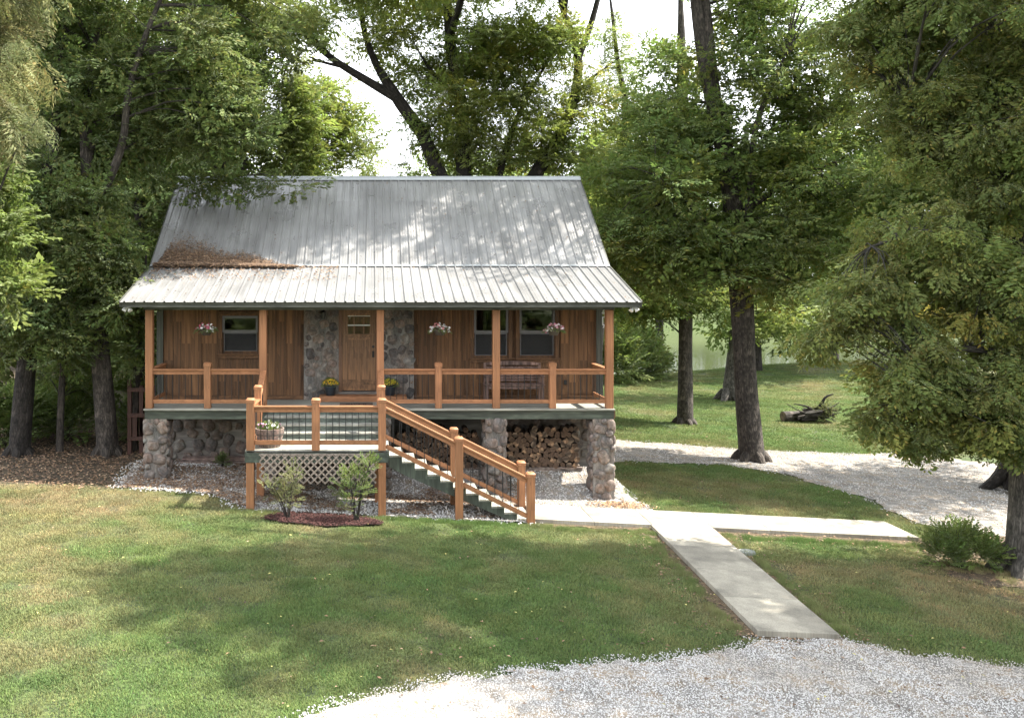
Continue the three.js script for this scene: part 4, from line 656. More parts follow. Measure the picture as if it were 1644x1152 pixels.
for (const [x, d, top, w] of [[-160, 27, -150, 130], [-40, 29, -120, 130], [70, 31, -100, 120], [225, 30, -60, 100], [300, 35, -90, 110], [130, 38, -60, 130], [0, 42, -40, 150], [230, 45, 40, 120], [390, 38, 30, 90], [-200, 36, -80, 160], [60, 52, 150, 160], [-110, 50, 120, 160], [180, 55, 200, 150], [330, 50, 180, 120], [-20, 60, 220, 170], [260, 62, 260, 150]]) woodTree(x, d, top, w, 'dark woodland tree in the mass behind the shaded house corner', M.leafHackberry, 'woodland trees behind the house corner', { low: d > 48 ? 0.04 : 0.2, n: d > 48 ? 1500 : 1250, size: d > 48 ? 1.2 : 0.85 });
tree('rounded_tree', 'rounded sunlit tree standing against the white sky behind the roof', baseOf(500, 640, 40), [limb(40, [[500, 640], [497, 400], [485, 260], [505, 170]], [0.3, 0.25, 0.18, 0.06]), limb(40, [[490, 280], [545, 220], [565, 180]], [0.12, 0.08, 0.03])],
  [B(525, 165, 40, 50, 42, 2, 330), B(485, 190, 40, 60, 60, 2, 420), B(562, 205, 40, 34, 44, 1.5, 230), B(530, 235, 40, 62, 44, 2, 380), B(470, 255, 39, 60, 40, 2, 280), B(575, 250, 40, 22, 22, 1, 70)], { mat: M.leafWalnut, kind: 'oak', size: 0.62, bark: M.bark[1], tones: [0.75, 1.25], rise: 0.2 });
woodTree(465, 38, 120, 70, 'sunlit tree between the dark woods and the rounded tree behind the roof', M.leafWalnut, null, { low: 0.5, n: 1300, size: 0.7, kind: 'fine' });
woodTree(600, 60, 262, 45, 'far low tree just above the ridge under white sky', M.leafWalnut, null, { low: 0.5, n: 500, size: 0.8 });
// big spreading tree behind the roof
{
  const b = baseOf(780, 660, 33);
  tree('spreading_tree', 'big spreading tree with dark bare limbs rising behind the metal roof', b,
    [[[b.clone(), V(b.x - 0.1, b.y + 2.5, b.z), V(b.x - 0.4, b.y + 5, b.z), P(745, 285, 33), P(742, 190, 33), P(722, 60, 33), P(716, -60, 33)], [0.6, 0.5, 0.42, 0.3, 0.26, 0.2, 0.1]],
      limb(33, [[775, 400], [708, 285], [680, 220], [638, 158], [600, 95], [583, 40], [575, -30]], [0.36, 0.3, 0.26, 0.23, 0.14, 0.11, 0.06]), limb(33, [[638, 158], [590, 130], [535, 95], [490, 55], [440, 15], [400, -40]], [0.2, 0.16, 0.13, 0.11, 0.08, 0.03]),
      limb(33, [[530, 93], [505, 60], [485, 20], [480, -30]], [0.09, 0.07, 0.05, 0.02]), limb(33, [[560, 110], [510, 97], [495, 90]], [0.07, 0.05, 0.02]),
      limb(33, [[785, 400], [800, 290], [820, 215], [850, 150], [890, 80]], [0.2, 0.15, 0.12, 0.08, 0.03]), limb(33, [[735, 160], [690, 110], [665, 70]], [0.1, 0.06, 0.02]),
      limb(33, [[800, 420], [858, 285], [895, 225], [920, 165], [928, 90], [905, 20], [890, -40]], [0.34, 0.28, 0.24, 0.2, 0.17, 0.12, 0.05]), limb(33, [[928, 95], [945, 50], [962, -10], [970, -60]], [0.14, 0.12, 0.1, 0.04]), limb(33, [[925, 150], [950, 125], [985, 100]], [0.08, 0.05, 0.02]), limb(33, [[920, 60], [885, 55], [860, 70]], [0.07, 0.05, 0.02]), [[P(722, 60, 33), V(3.2, 15.5, -10.5), V(3, 16, -7)], [0.15, 0.1, 0.03]], [[P(905, 20, 33), V(6.8, 16.5, -10), V(6.5, 17, -7)], [0.13, 0.09, 0.03]]],
    [B(715, 195, 33, 65, 60, 1.6, 330), B(770, 115, 33.5, 85, 55, 2, 430), B(840, 185, 33, 95, 60, 2, 520), B(810, 60, 33, 110, 40, 2, 360), B(640, 50, 33, 60, 40, 1.6, 150), B(590, 20, 33, 70, 25, 1.6, 120), B(470, 25, 32.5, 70, 30, 1.5, 150), B(520, 45, 32.5, 40, 25, 1.2, 50), B(905, 70, 33, 45, 50, 1.5, 170), B(745, 250, 33.5, 90, 35, 1.6, 280), B(870, 250, 33.5, 75, 35, 1.6, 240), B(780, -60, 33, 240, 60, 3, 800), B(690, 120, 33.5, 55, 50, 1.5, 170), B(950, 130, 33, 40, 60, 1.5, 130), B(640, 110, 33, 25, 20, 1, 30), B(720, 30, 33, 60, 30, 1.4, 130), B(760, -180, 31, 220, 60, 4, 500), [V(2.2, 15, -4.6), [2.2, 1.3, 1.5], 950], [V(5.4, 16.6, -5.6), [2.4, 1.4, 1.6], 1050], [V(8, 17, -7), [2.2, 1.4, 1.8], 620], [V(0, 14.6, -6.5), [2.2, 1.2, 2], 760], [V(3.6, 18, -6), [2.4, 1.2, 1.8], 500]],
    { mat: M.leafWalnut, kind: 'fine', bark: M.bark[1], size: 0.74, cluster: 0.75, twig: 0.8, yellow: 0.1, tones: [0.75, 1.25], per: 15, keep: aboveRoof });
}
tree('slender_tree', 'slender sparse tree with a thin dark stem against white sky', baseOf(955, 640, 37), [limb(37, [[955, 640], [975, 400], [1004, 175], [992, 100], [984, 30], [975, -40]], [0.2, 0.16, 0.13, 0.1, 0.07, 0.03])],
  [B(985, 50, 37, 30, 40, 0.8, 60), B(1000, 130, 37, 34, 45, 0.8, 70), B(1015, 210, 37, 50, 50, 1.2, 200), B(1000, 280, 37, 60, 40, 1.2, 200)], { mat: M.leafWalnut, kind: 'fine', bark: M.bark[1], size: 0.6, cluster: 0.5, per: 9 });
// open lawn side
tree('lawn_tree', 'big dark-trunked tree standing at the edge of the gravel drive', baseOf(1206, 743, 26),
  [limb(26, [[1206, 741], [1198, 640], [1190, 470], [1178, 340], [1166, 260], [1150, 180], [1132, 100], [1120, 20], [1108, -80]], [0.36, 0.32, 0.3, 0.29, 0.28, 0.26, 0.2, 0.17, 0.1]), limb(26, [[1150, 185], [1140, 100], [1134, 20], [1125, -60]], [0.2, 0.18, 0.15, 0.08]), limb(26, [[1190, 460], [1206, 300, 25.6], [1215, 200, 25.2], [1260, 90, 25]], [0.13, 0.11, 0.08, 0.03]), limb(26, [[1185, 420], [1110, 330, 25.5], [1050, 280, 25]], [0.11, 0.08, 0.03]), limb(26, [[1180, 350], [1270, 290, 25.5], [1340, 260, 25.4]], [0.1, 0.07, 0.03])],
  [B(1050, 300, 26, 95, 70, 2, 560), B(1130, 240, 26.4, 90, 70, 2, 480), B(1250, 290, 25.6, 100, 80, 2, 640), B(1100, 395, 26, 120, 55, 2, 620), B(1230, 405, 25.6, 100, 60, 2, 560), B(1330, 350, 26, 70, 90, 1.8, 460), B(1200, 130, 26, 90, 80, 2, 440), B(1290, 180, 26, 90, 80, 2, 460), B(1060, 200, 26.5, 50, 60, 1.5, 190), B(1000, 385, 26.5, 55, 50, 1.6, 260), B(1210, 10, 26, 110, 60, 2.5, 360), B(1150, -150, 26, 190, 130, 3.5, 900), B(1320, 30, 26, 100, 80, 2, 380), B(1080, 450, 26.5, 100, 30, 1.5, 240), B(1250, 460, 26, 60, 30, 1.2, 150)],
  { mat: M.leafOak, kind: 'oak', per: 19.5, bark: M.bark[0], size: 0.64, flare: 0.2, tones: [0.75, 1.25], yellow: 0.04, keep: aboveRoof });
tree('lawn_tree', 'straight medium tree on the lawn behind the gravel drive', baseOf(1099, 683, 33), [limb(33, [[1099, 682], [1100, 600], [1101, 480], [1100, 300], [1096, 150], [1094, 60], [1092, -40]], [0.3, 0.26, 0.24, 0.22, 0.19, 0.15, 0.06])],
  [B(1085, 110, 33, 55, 70, 1.6, 200), B(1060, 230, 33, 80, 60, 2, 330), B(1040, 330, 33, 90, 70, 2, 420), B(1080, 440, 33, 110, 50, 2, 480), B(1030, 470, 33.5, 70, 50, 1.8, 260), B(1140, 480, 33, 50, 30, 1.4, 130), B(1000, 450, 34, 60, 60, 2, 260), B(1060, 485, 33, 70, 24, 1.6, 200)], { mat: M.leafOak, kind: 'oak', bark: M.bark[0], size: 0.68, flare: 0.14, keep: aboveRoof, yellow: 0.08 });
tree('lawn_tree', 'pale leaning trunk rising from the lawn just behind the big dark tree', baseOf(1172, 645, 41), [limb(41, [[1172, 644], [1180, 560], [1187, 470], [1190, 330], [1200, 200]], [0.42, 0.32, 0.28, 0.22, 0.1])],
  [B(1200, 440, 41, 70, 40, 2, 180), B(1255, 500, 40, 36, 36, 1.5, 130), B(1200, 300, 41, 100, 70, 2, 240), B(1170, 520, 41, 40, 30, 1.4, 90)], { mat: M.leafOak, bark: M.bark[2], size: 0.8, flare: 0.3, tones: [0.75, 1.25] });
tree('lawn_tree', 'dark thin trunk at the water edge behind the big dark tree', baseOf(1217, 602, 49.5), [limb(49.5, [[1217, 602], [1215, 540], [1212, 420], [1210, 250]], [0.24, 0.2, 0.17, 0.08])],
  [B(1240, 510, 49, 60, 50, 2.5, 330), B(1270, 420, 49, 70, 50, 2, 220), B(1180, 430, 49, 60, 50, 2, 200), B(1150, 330, 49, 100, 70, 2, 180)], { mat: M.leafHackberry, bark: M.bark[1], size: 0.9 });
// olive tree by the walk
{
  const b = baseOf(1648, 912, 16), X = b.x;
  tree('olive_tree', 'low-branched olive-green tree with a thick grey trunk beside the bush', b,
    [[[b.clone(), P(1650, 800, 16), P(1648, 650, 16), P(1640, 480, 16), P(1618, 300, 16), P(1600, 120, 16), V(X - 1.1, 12, 3.8), V(X - 1.6, 16, 3.6), V(X - 1.8, 19, 3.6)], [0.36, 0.29, 0.26, 0.25, 0.23, 0.21, 0.17, 0.11, 0.04]],
      limb(16, [[1642, 520], [1560, 420], [1470, 380], [1400, 395]], [0.1, 0.08, 0.05, 0.02]), limb(16, [[1630, 400], [1540, 260], [1460, 170]], [0.12, 0.08, 0.03]), limb(16, [[1645, 600], [1570, 560, 15.6], [1490, 580, 15.4], [1440, 660, 15.4]], [0.09, 0.07, 0.05, 0.02]), limb(16, [[1646, 560], [1740, 430], [1850, 380]], [0.1, 0.08, 0.03]), [[V(X - 0.9, 10, 3.9), V(X - 2.2, 13, 5), V(X - 3.4, 16, 6)], [0.12, 0.08, 0.03]], [[V(X - 1, 11, 3.8), V(X - 2.4, 14, 2.6), V(X - 3.6, 16.5, 2)], [0.11, 0.07, 0.03]]],
    [B(1410, 60, 16.4, 90, 80, 1, 420), B(1500, 190, 16, 95, 110, 1.3, 560), B(1600, 250, 15.8, 80, 130, 1.3, 500), B(1480, 390, 16, 95, 80, 1.2, 520), B(1390, 480, 16, 80, 45, 0.9, 300), B(1335, 530, 16, 45, 26, 0.6, 90), B(1590, 470, 15.7, 80, 100, 1.3, 500), B(1460, 590, 15.7, 75, 65, 1, 360), B(1550, 640, 15.6, 80, 60, 1, 340), B(1490, 700, 15.6, 42, 28, 0.6, 90), B(1600, 690, 15.6, 50, 40, 0.8, 150), B(1640, 600, 15.2, 50, 70, 0.8, 260), B(1650, 690, 15.2, 36, 40, 0.6, 110), B(1420, 680, 15.8, 26, 40, 0.5, 70), B(1590, 50, 16, 110, 110, 1.3, 480), B(1500, -60, 16, 150, 80, 1.5, 480), B(1760, 200, 16, 110, 180, 1.5, 420), B(1740, 480, 16, 90, 110, 1.5, 260),
      [V(X - 2, 12.5, 4.6), [2.6, 1.5, 2.8], 950], [V(X - 2.3, 15.2, 5), [2.2, 1.5, 2.4], 850], [V(X - 2.3, 17, 5.2), [1.6, 1.3, 1.8], 500], [V(X, 14.5, 3.8), [2.2, 2, 2.4], 500], [V(X - 1.2, 10.5, 6.2), [2.2, 1.3, 1.6], 480], [V(X - 2.2, 14.5, 7.2), [2, 1.4, 1.6], 480]],
    { mat: M.leafElm, kind: 'oak', bark: M.bark[2], size: 0.37, cluster: 0.5, flare: 0.3, yellow: 0.03, per: 9.5, tones: [0.75, 1.25], rise: -0.45 });
}
tree('lawn_tree', 'tree rooted in the gravel drive behind the olive-green tree', baseOf(1640, 782, 23), [limb(23, [[1640, 780], [1640, 650], [1632, 450], [1640, 250], [1630, 60]], [0.4, 0.3, 0.28, 0.22, 0.1])],
  [B(1560, 300, 23, 140, 110, 2, 500), B(1480, 200, 23, 110, 90, 2, 380), B(1620, 120, 23, 130, 120, 2, 420), B(1450, 420, 23, 90, 60, 1.6, 240), B(1560, 480, 23, 90, 70, 1.6, 260), B(1420, 80, 24, 100, 90, 2, 320)], { mat: M.leafOak, kind: 'oak', bark: M.bark[1], size: 0.65, flare: 0.5 });
// beyond the frame on the sunny side: the trees whose shade crosses the drive and the parking gravel
for (const [x, z, h, lab] of [[15.2, 6.6, 18, 'tall tree beside the gravel parking area'], [18.2, 8.8, 21, 'broad tree further along the gravel parking area'], [15.8, 11.5, 17, 'tree at the far end of the gravel parking area'], [20, -4, 17, 'tall tree across the gravel drive from the house']]) {
  const b = V(x, G(x, z), z); tree('drive_tree', lab, b, [[[b.clone(), V(x - 0.1, h * 0.3, z), V(x - 0.3, h * 0.65, z + 0.2), V(x - 0.4, h * 0.95, z)], [0.36, 0.3, 0.2, 0.05]]],
    [[V(x, h * 0.4, z), [2.8, 2, 2.8], 600], [V(x - 0.6, h * 0.58, z + 0.4), [3.2, 2, 3], 700], [V(x - 0.4, h * 0.76, z), [2.8, 2, 2.8], 600], [V(x, h * 0.92, z), [2, 1.5, 2], 360]], { mat: M.leafOak, kind: 'oak', size: 0.7, cluster: 0.7, twig: 0.3 }, 'trees along the drive');
}
// water side: bushes at the bank, trees beyond the lawn, wooded far bank
[[1015, 604, 49, 34, 50, 'dense dark bush at the lake bank beside the porch'], [1040, 604, 50, 20, 32, 'lower leafy bush at the lake bank beyond the porch'], [985, 604, 47, 30, 70, 'tall bush at the lake bank hidden partly by the porch post']].forEach(([x, y, d, rx, ry, lab], i) => { const p = baseOf(x, y, d), k = d / F; bush('bank_bush', lab, 'bush', p, [[0, ry * k, 0, rx * k, ry * k, 1.2, 0.6], [0.3, ry * k * 0.5, 0.3, rx * k * 1.2, ry * k * 0.5, 1.2, 0.4]], 320, SPRAY.broad, M.leafOak, 0.75, [0.7, 1.2], 'bushes at the lake bank', 7); void i; });
for (const [x, d, top, w, lab] of [[1060, 58, 200, 60, 'lakeside tree behind the straight lawn tree'], [960, 46, 230, 70, 'lakeside tree rising behind the roof edge'], [1340, 56, 120, 80, 'lakeside tree behind the olive-green tree on the grassy rise'], [1450, 52, 100, 90, 'lakeside tree behind the drooping olive branches'], [1560, 50, 60, 90, 'lakeside tree beyond the drive behind the grey trunk']]) woodTree(x, d, top, w, lab, M.leafOak, null, { low: 0.42, n: 900, size: 1.0, r: 0.28 });
{
  const list = [], cols = []; for (let i = 0; i < 2200; i++) { const x = rr(-70, 190), z = rr(-116, -136), h = rnd(), top = 20 + 12 * fbm(x * 0.07, 3, 3, 0, 91), s = rr(1.6, 2.8); list.push(new THREE.Matrix4().compose(V(x, -1 + h * top, z), new THREE.Quaternion().setFromEuler(new THREE.Euler(gauss() * 0.4, rnd() * 6.283, gauss() * 0.4)), V(s, s, s))); const k = rr(0.6, 1.4) * (0.7 + 0.8 * fbm(x * 0.1, h * 2, 3, 0, 92)); cols.push(lin(k, k, k * 0.9)); }
  tag(instanced('far_woods', clusterGeo('broad', 0.05, 0), M.leafOak, list, null, cols), 'wooded far bank seen across the lake', 'woods', null, 'stuff');
}
// behind the camera: the trees that the windows mirror
[[-20, 36], [-13, 35], [-6, 37], [1, 35], [8, 36], [15, 37], [22, 35]].forEach(([x, z], i) => { const b = V(x, G(x, z), z), h = 15 + 3 * Math.sin(i * 2.1); tree('parking_tree', 'broad tree across the gravel parking area facing the porch', b, [[[b.clone(), V(x, h * 0.4, z), V(x + 0.4, h * 0.9, z)], [0.4, 0.3, 0.05]]], [[V(x, 1.6, z - 1), [4.2, 1.6, 2], 420], [V(x, h * 0.25, z), [4.4, 3, 2], 500], [V(x, h * 0.5, z), [4.6, 3, 2.5], 420], [V(x, h * 0.7, z), [4, 3, 2.5], 300], [V(x, h * 0.88, z), [3.4, 2, 2.5], 240]], { mat: M.leafOak, size: 1, twig: 0.2 }, 'trees across the parking area'); });
// shrubs
{
  const sh = (x, y, d, blobs, n, lab, mat, tones, s) => bush('shrub', lab, 'shrub', baseOf(x, y, d), blobs, n, SPRAY.bush, mat, s, tones, undefined, 9);
  sh(462, 826, 17.25, [[-0.05, 0.5, 0, 0.3, 0.3, 0.22, 0.6], [0.12, 0.85, -0.05, 0.2, 0.25, 0.18, 0.25], [-0.32, 0.65, 0, 0.2, 0.2, 0.14, 0.15]], 120, 'leggy pale-leaved shrub at the planter end of the lattice', M.leafWillow, [0.6, 1.1], 0.14);
  sh(572, 828, 17.25, [[-0.05, 0.75, 0, 0.42, 0.42, 0.2, 0.6], [0.28, 1.15, -0.04, 0.26, 0.2, 0.1, 0.25], [-0.1, 0.4, 0, 0.3, 0.28, 0.2, 0.15]], 130, 'taller leafy shrub climbing the lattice near the landing post', M.leafOak, [0.7, 1.15], 0.15);
  sh(1540, 905, 16.2, [[-0.3, 0.3, 0, 0.42, 0.28, 0.35, 0.4], [0.35, 0.32, 0.05, 0.45, 0.32, 0.35, 0.4], [-0.1, 0.62, 0, 0.5, 0.2, 0.25, 0.2]], 620, 'low dark green bush at the foot of the thick grey trunk', M.leafOak, [0.7, 1.3], 0.19);
  sh(357, 742, 21.0, [[0, 0.16, 0, 0.12, 0.12, 0.1, 1]], 60, 'small dark plant against the stone foundation under the porch', M.leafHackberry, [0.75, 1.2], 0.13);
  for (const [x, y, d, w, lab] of [[230, 690, 31, 1.2, 'sunlit undergrowth bush behind the pale forked trunk'], [120, 705, 29, 1.1, 'undergrowth bush between the two woodland trunks'], [60, 720, 25, 0.8, 'weedy bush at the foot of the dark leaning trunk'], [190, 655, 36, 1.6, 'tall undergrowth bush far back in the woods'], [10, 722, 23.4, 1.0, 'leafy undergrowth bush in front of the dark leaning trunk'], [105, 715, 24.2, 0.9, 'low undergrowth bush just behind the two woodland trunks'], [225, 712, 24.5, 0.6, 'narrow undergrowth bush beside the red-brown gate'], [-70, 725, 23, 1.2, 'wide undergrowth bush where the woods meet the lawn']]) sh(x, y, d, [[0, 0.5, 0, w, 0.55, 0.7, 0.6], [0.3, 1.0, 0, w * 0.7, 0.5, 0.6, 0.4]], 260, lab, M.leafOak, [0.75, 1.25], 0.45);
}

// ---------- scattered ground cover ----------
{
  const blades = (n, h, spread, sd) => { const pos = [], idx = []; const old = seed; seed = sd; for (let i = 0; i < n; i++) { const a = rnd() * 6.283, r = Math.sqrt(rnd()) * spread, x = r * Math.cos(a), z = r * Math.sin(a), b = rnd() * 6.283, l = h * rr(0.6, 1.25), w = 0.0042, lean = rr(0.2, 0.9) * l, o = pos.length / 3; pos.push(x - w * Math.sin(b), 0, z + w * Math.cos(b), x + w * Math.sin(b), 0, z - w * Math.cos(b), x + Math.cos(b) * lean * 0.35 - w * 0.7 * Math.sin(b), l * 0.6, z + Math.sin(b) * lean * 0.35 + w * 0.7 * Math.cos(b), x + Math.cos(b) * lean * 0.35 + w * 0.7 * Math.sin(b), l * 0.6, z + Math.sin(b) * lean * 0.35 - w * 0.7 * Math.cos(b), x + Math.cos(b) * lean, l * 0.85, z + Math.sin(b) * lean); idx.push(o, o + 1, o + 2, o + 1, o + 3, o + 2, o + 2, o + 3, o + 4); } seed = old; const g = new THREE.BufferGeometry(); g.setAttribute('position', new THREE.Float32BufferAttribute(pos, 3)); g.setIndex(idx); g.computeVertexNormals(); return g; };
  const tuft = blades(120, 0.036, 0.21, 77), list = [], cols = [], c = new THREE.Color();
  const bare = (x, z) => onWalk(x, z) || onWalk(x + 0.17, z) || onWalk(x - 0.17, z) || onWalk(x, z - 0.17) || onWalk(x, z + 0.17) || inArea('front', x, z) > -0.1 || inArea('drive', x, z, 1.6) > -0.1 || inArea('house', x, z) > -0.1 || inArea('woods', x, z) > rr(-0.5, 0.2) || inArea('bed', x, z, 0.5) > -0.02 || Math.max(inArea('soil', x, z, 0.7), inArea('tree', x, z, 2)) > rr(-0.25, 0.15) || (x > -5.6 && x < 5.9 && z < 0.2 && z > -10);
  const sow = (n, x0, x1, z0, z1, s0, s1) => { for (let i = 0; i < n; i++) { const x = rr(x0, x1), z = rr(z0, z1), d = CAMZ - z, qx = CX + x * F / d; if (qx < -40 || qx > 1690 || bare(x, z)) continue; const dr = dryness(x, z); if (rnd() < dr * 0.45) continue; const s = rr(s0, s1); tmpM.compose(V(x, G(x, z) - 0.004, z), tmpQ.setFromAxisAngle(V(0, 1, 0), rnd() * 6.283), V(s, Math.min(s, 1.5) * rr(0.7, 1.15), s)); list.push(tmpM.clone()); lawnTone(x, z, c); const k = rr(0.75, 1.25) * (0.8 + 0.4 * fbm(x * 3, z * 3, 2, 0, 97)); cols.push(lin(c.r * k * rr(0.85, 1.2), c.g * k, c.b * k)); } };
  sow(14500, -9, 13, 0.3, 11.6, 0.8, 1.3); sow(4200, 5, 16, -10, 1.2, 1, 1.6); sow(8000, 5, 34, -33, -8, 1.6, 3);
  for (let i = 0; i < 900; i++) {                                        // longer tufts left by the mower along edges and posts
    const m = Math.floor(rnd() * 4); let x, z; if (m === 0) { z = rr(2.3, 7.6); x = (rnd() < 0.5 ? 5.4 - 0.23 * walkZ(z) : 7.1 - 0.32 * walkZ(z)) + gauss() * 0.15; } else if (m === 1) { x = rr(-2.9, 3.6); z = 2.35 + gauss() * 0.12; } else if (m === 2) { [x, z] = [rr(3.4, 11), 2.5 + gauss() * 0.15]; } else { [x, z] = [12 + gauss() * 2, 3.9 + gauss() * 1.2]; }
    if (onWalk(x, z) || inArea('bed', x, z, 0.5) > -0.1) continue; const s = rr(0.35, 0.6); tmpM.compose(V(x, G(x, z) - 0.004, z), tmpQ.setFromAxisAngle(V(0, 1, 0), rnd() * 6.283), V(s, rr(1.2, 2.8), s)); list.push(tmpM.clone()); lawnTone(x, z, c); const k = rr(0.8, 1.25); cols.push(lin(c.r * k, c.g * k * 1.05, c.b * k)); }
  tag(instanced('lawn_grass', tuft, M.grass, list, null, cols), 'short mown grass of the lawn round the cabin', 'grass', null, 'stuff');
}
{
  const pebble = new THREE.IcosahedronGeometry(1, 0); { const p = pebble.attributes.position; for (let i = 0; i < p.count; i++) { const k = 0.75 + 0.5 * hash(Math.round(p.getX(i) * 50), Math.round(p.getY(i) * 50), Math.round(p.getZ(i) * 50)); p.setXYZ(i, p.getX(i) * k, p.getY(i) * k * 0.7, p.getZ(i) * k); } pebble.computeVertexNormals(); }
  const list = [], cols = []; M.pebble = std({ color: lin(1, 1, 1), roughness: 0.95 });
  const put = (n, key, amp, x0, x1, z0, z1, s0, s1) => { for (let i = 0; i < n; i++) { const x = rr(x0, x1), z = rr(z0, z1), d = CAMZ - z, qx = CX + x * F / d; if (qx < -30 || qx > 1680 || onWalk(x, z) || inArea(key, x, z, amp) < rr(-0.22, 0.05)) continue; if (key === 'front' && z > 11) continue; const s = rr(s0, s1); tmpM.compose(V(x, G(x, z) + 0.03, z), new THREE.Quaternion().setFromEuler(new THREE.Euler(rnd() * 6, rnd() * 6, rnd() * 6)), V(s, s, s)); list.push(tmpM.clone()); const tan = clamp(fbm(x * 1.3, z * 0.9, 3, 0, 88) * 3 - 1.3), k = (rr(0.43, 0.62) - 0.1 * tan) * (rnd() < 0.08 ? 0.6 : 1); cols.push(lin(k, k * (0.98 - 0.05 * tan), k * (rr(0.93, 0.98) - 0.12 * tan))); } };
  put(80000, 'front', 1, -2, 9, 6.8, 11, 0.004, 0.0115); put(20000, 'drive', 1.6, 4, 18, -11, 4, 0.01, 0.022); put(16000, 'house', 1, -6, 6.2, -1.5, 2.5, 0.01, 0.022);
  tag(instanced('gravel_stones', pebble, M.pebble, list, null, cols), 'pale crushed gravel stones on the drive and round the house', 'gravel', null, 'stuff');
}
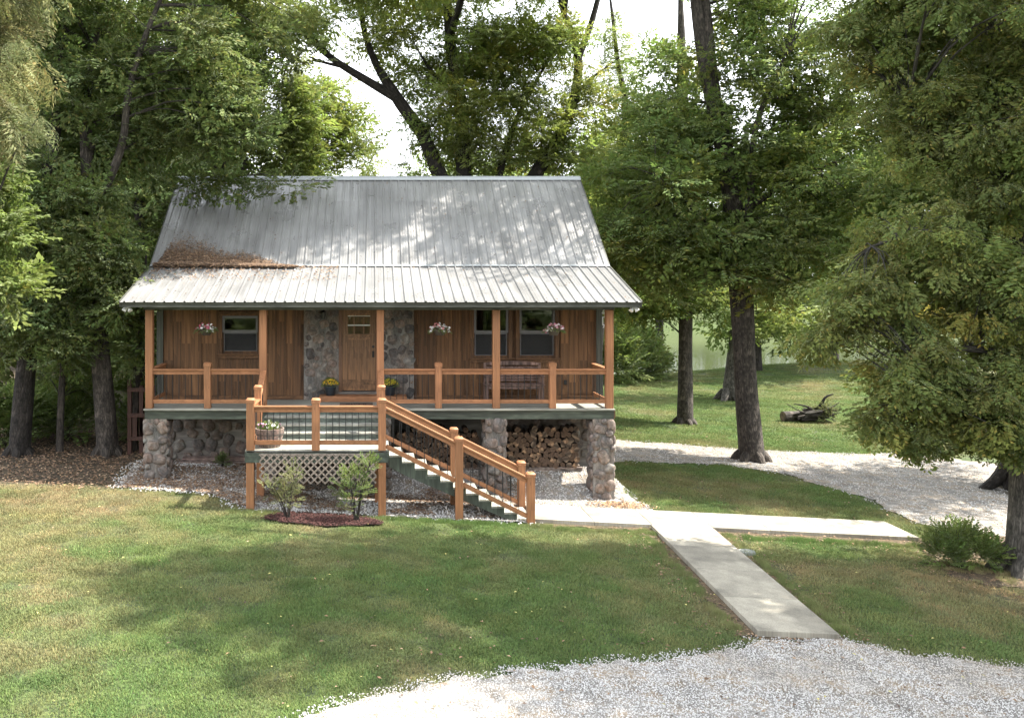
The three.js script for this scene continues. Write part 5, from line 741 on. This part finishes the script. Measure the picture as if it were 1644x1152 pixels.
{
  const leaf = new THREE.BufferGeometry(); leaf.setAttribute('position', new THREE.Float32BufferAttribute([0, 0, -1, 0.5, 0.28, 0, 0, 0.05, 1, -0.5, 0.3, 0.1, 0, 0.02, 0], 3)); leaf.setIndex([0, 1, 4, 1, 2, 4, 2, 3, 4, 3, 0, 4]); leaf.computeVertexNormals();
  const tones = [[0.2, 0.12, 0.07], [0.27, 0.165, 0.095], [0.14, 0.088, 0.058], [0.32, 0.22, 0.14], [0.1, 0.065, 0.048]], list = [], cols = [];
  const lay = (x, y, z, s, flat = 0.6, tone) => { tmpM.compose(V(x, y, z), new THREE.Quaternion().setFromEuler(new THREE.Euler(gauss() * flat, rnd() * 6.283, gauss() * flat)), V(s, s, s)); list.push(tmpM.clone()); const t = tone ?? tones[Math.floor(rnd() * 5)], k = rr(0.8, 1.2); cols.push(lin(t[0] * k, t[1] * k, t[2] * k)); };
  const roofY = (z) => z > -2.3 ? 4.6 + (0.4 - z) * 0.313 : 5.46 + (-2.3 - z) * 0.81;
  const roofList = [], roofCols = [];
  const onRoof = (x, z, h, s) => { tmpM.compose(V(x, roofY(z) + h, z), new THREE.Quaternion().setFromEuler(new THREE.Euler(0.5 + gauss() * 0.5, rnd() * 6.283, gauss() * 0.5)), V(s, s, s)); roofList.push(tmpM.clone()); const t = tones[Math.floor(rnd() * 5)], k = rr(0.6, 1.0); roofCols.push(lin(t[0] * k, t[1] * k, t[2] * k)); };
  for (let i = 0; i < 19000; i++) {                                        // drift of dead leaves caught at the change of slope
    const x = rr(-5.55, -1.9), t = (x + 5.55) / 3.65, wide = (1.15 * Math.pow(1 - t, 0.75) * sm(-0.02, 0.1, t) + 0.05) * (0.8 + 0.5 * noise(x * 1.3, 1, 0, 61)), v = rnd() * (0.45 + 0.8 * rnd() * rnd()), z = -2.04 - v * wide + gauss() * 0.06;
    onRoof(x, z, 0.055 + rnd() * 0.1 * (1 - v) * (1 - t * 0.7), rr(0.016, 0.034));
  }
  for (let i = 0; i < 700; i++) { const x = -5.5 + Math.pow(rnd(), 1.3) * 4.6, z = -2.2 + Math.pow(rnd(), 2) * 1.2; onRoof(x, z, 0.03, rr(0.02, 0.045)); }
  for (let i = 0; i < 260; i++) onRoof(rr(-5.6, 5.9), rr(-5.3, 0.4), 0.035, rr(0.018, 0.035));
  for (let i = 0; i < 160; i++) onRoof(rr(-5.6, -3.6), rr(-5.4, -4.6), 0.035, rr(0.03, 0.05));
  tag(instanced('roof_leaves', leaf, M.dead, roofList, null, roofCols), 'drift of dead brown leaves lying on the metal roof', 'dead leaves', null, 'stuff');
  for (let i = 0; i < 16000; i++) { const x = rr(-12, -4.4), z = rr(-7, 1.3); if (inArea('woods', x, z) < rr(-0.3, 0.3) && !(x > -5.8 && z < 1.0 && rnd() < 0.6)) continue; lay(x, G(x, z) + 0.035, z, rr(0.02, 0.045)); }
  for (let i = 0; i < 22000; i++) { const x = rr(-5.5, 3.4), z = rr(-1.4, 2.0), k = fbm(x * 1.1, z * 1.6, 3, 0, 66) + 0.12 * sm(-2.5, -4, x); if (inArea('house', x, z) < -0.05 || k < 0.42 + 0.14 * rnd()) continue; lay(x, G(x, z) + 0.05, z, rr(0.018, 0.04)); }
  for (let i = 0; i < 900; i++) { const x = 5.5 + gauss() * 1.0, z = 0.4 + gauss() * 0.6; if (onWalk(x, z) || (x > 4.9 && x < 5.6 && z < 0.12)) continue; lay(x, G(x, z) + 0.045, z, rr(0.018, 0.038), 0.6, rnd() < 0.5 ? [0.42, 0.27, 0.15] : undefined); }
  for (let i = 0; i < 5200; i++) { const x = rr(4.8, 14), z = rr(1.6, 8), s = Math.max(inArea('soil', x, z, 0.7), inArea('tree', x, z, 2)); if (s < rr(-0.7, 0.1) || onWalk(x, z)) continue; lay(x, G(x, z) + 0.035, z, rr(0.015, 0.035)); }
  for (let i = 0; i < 420; i++) { const x = rr(-8, 14), z = rr(0.5, 10.5); if (onWalk(x, z)) continue; lay(x, G(x, z) + 0.06, z, rr(0.016, 0.032), 0.5, rnd() < 0.4 ? [0.5, 0.45, 0.16] : undefined); }
  for (let i = 0; i < 150; i++) { const x = rr(-1, 8.5), z = rr(7.3, 10.3); if (onWalk(x, z)) continue; lay(x, G(x, z) + 0.05, z, rr(0.018, 0.04)); }
  for (let i = 0; i < 500; i++) { const x = rr(5, 18), z = rr(-11, 2); lay(x, G(x, z) + 0.05, z, rr(0.02, 0.04)); }
  tag(instanced('fallen_leaves', leaf, M.dead, list, null, cols), 'brown fallen leaves scattered on the soil, gravel and lawn', 'fallen leaves', null, 'stuff');
  const chip = new THREE.BoxGeometry(1, 0.22, 0.4), cl = [], cc = []; for (let i = 0; i < 5200; i++) { const x = rr(-2.4, 0.4), z = rr(2.1, 3.3); if (inArea('bed', x, z, 0.5) < rr(-0.05, 0.03)) continue; const s = rr(0.015, 0.04); tmpM.compose(V(x, G(x, z) + 0.05 + rnd() * 0.02, z), new THREE.Quaternion().setFromEuler(new THREE.Euler(gauss() * 0.7, rnd() * 6.3, gauss() * 0.7)), V(s, s, s)); cl.push(tmpM.clone()); const k = rr(0.5, 1.5); cc.push(lin(0.07 * k, 0.027 * k, 0.023 * k)); }
  tag(instanced('mulch_chips', chip, M.pebble, cl, null, cc), 'dark red wood mulch heaped in the bed before the lattice', 'mulch', null, 'stuff');
}
renderer.render(scene, camera);
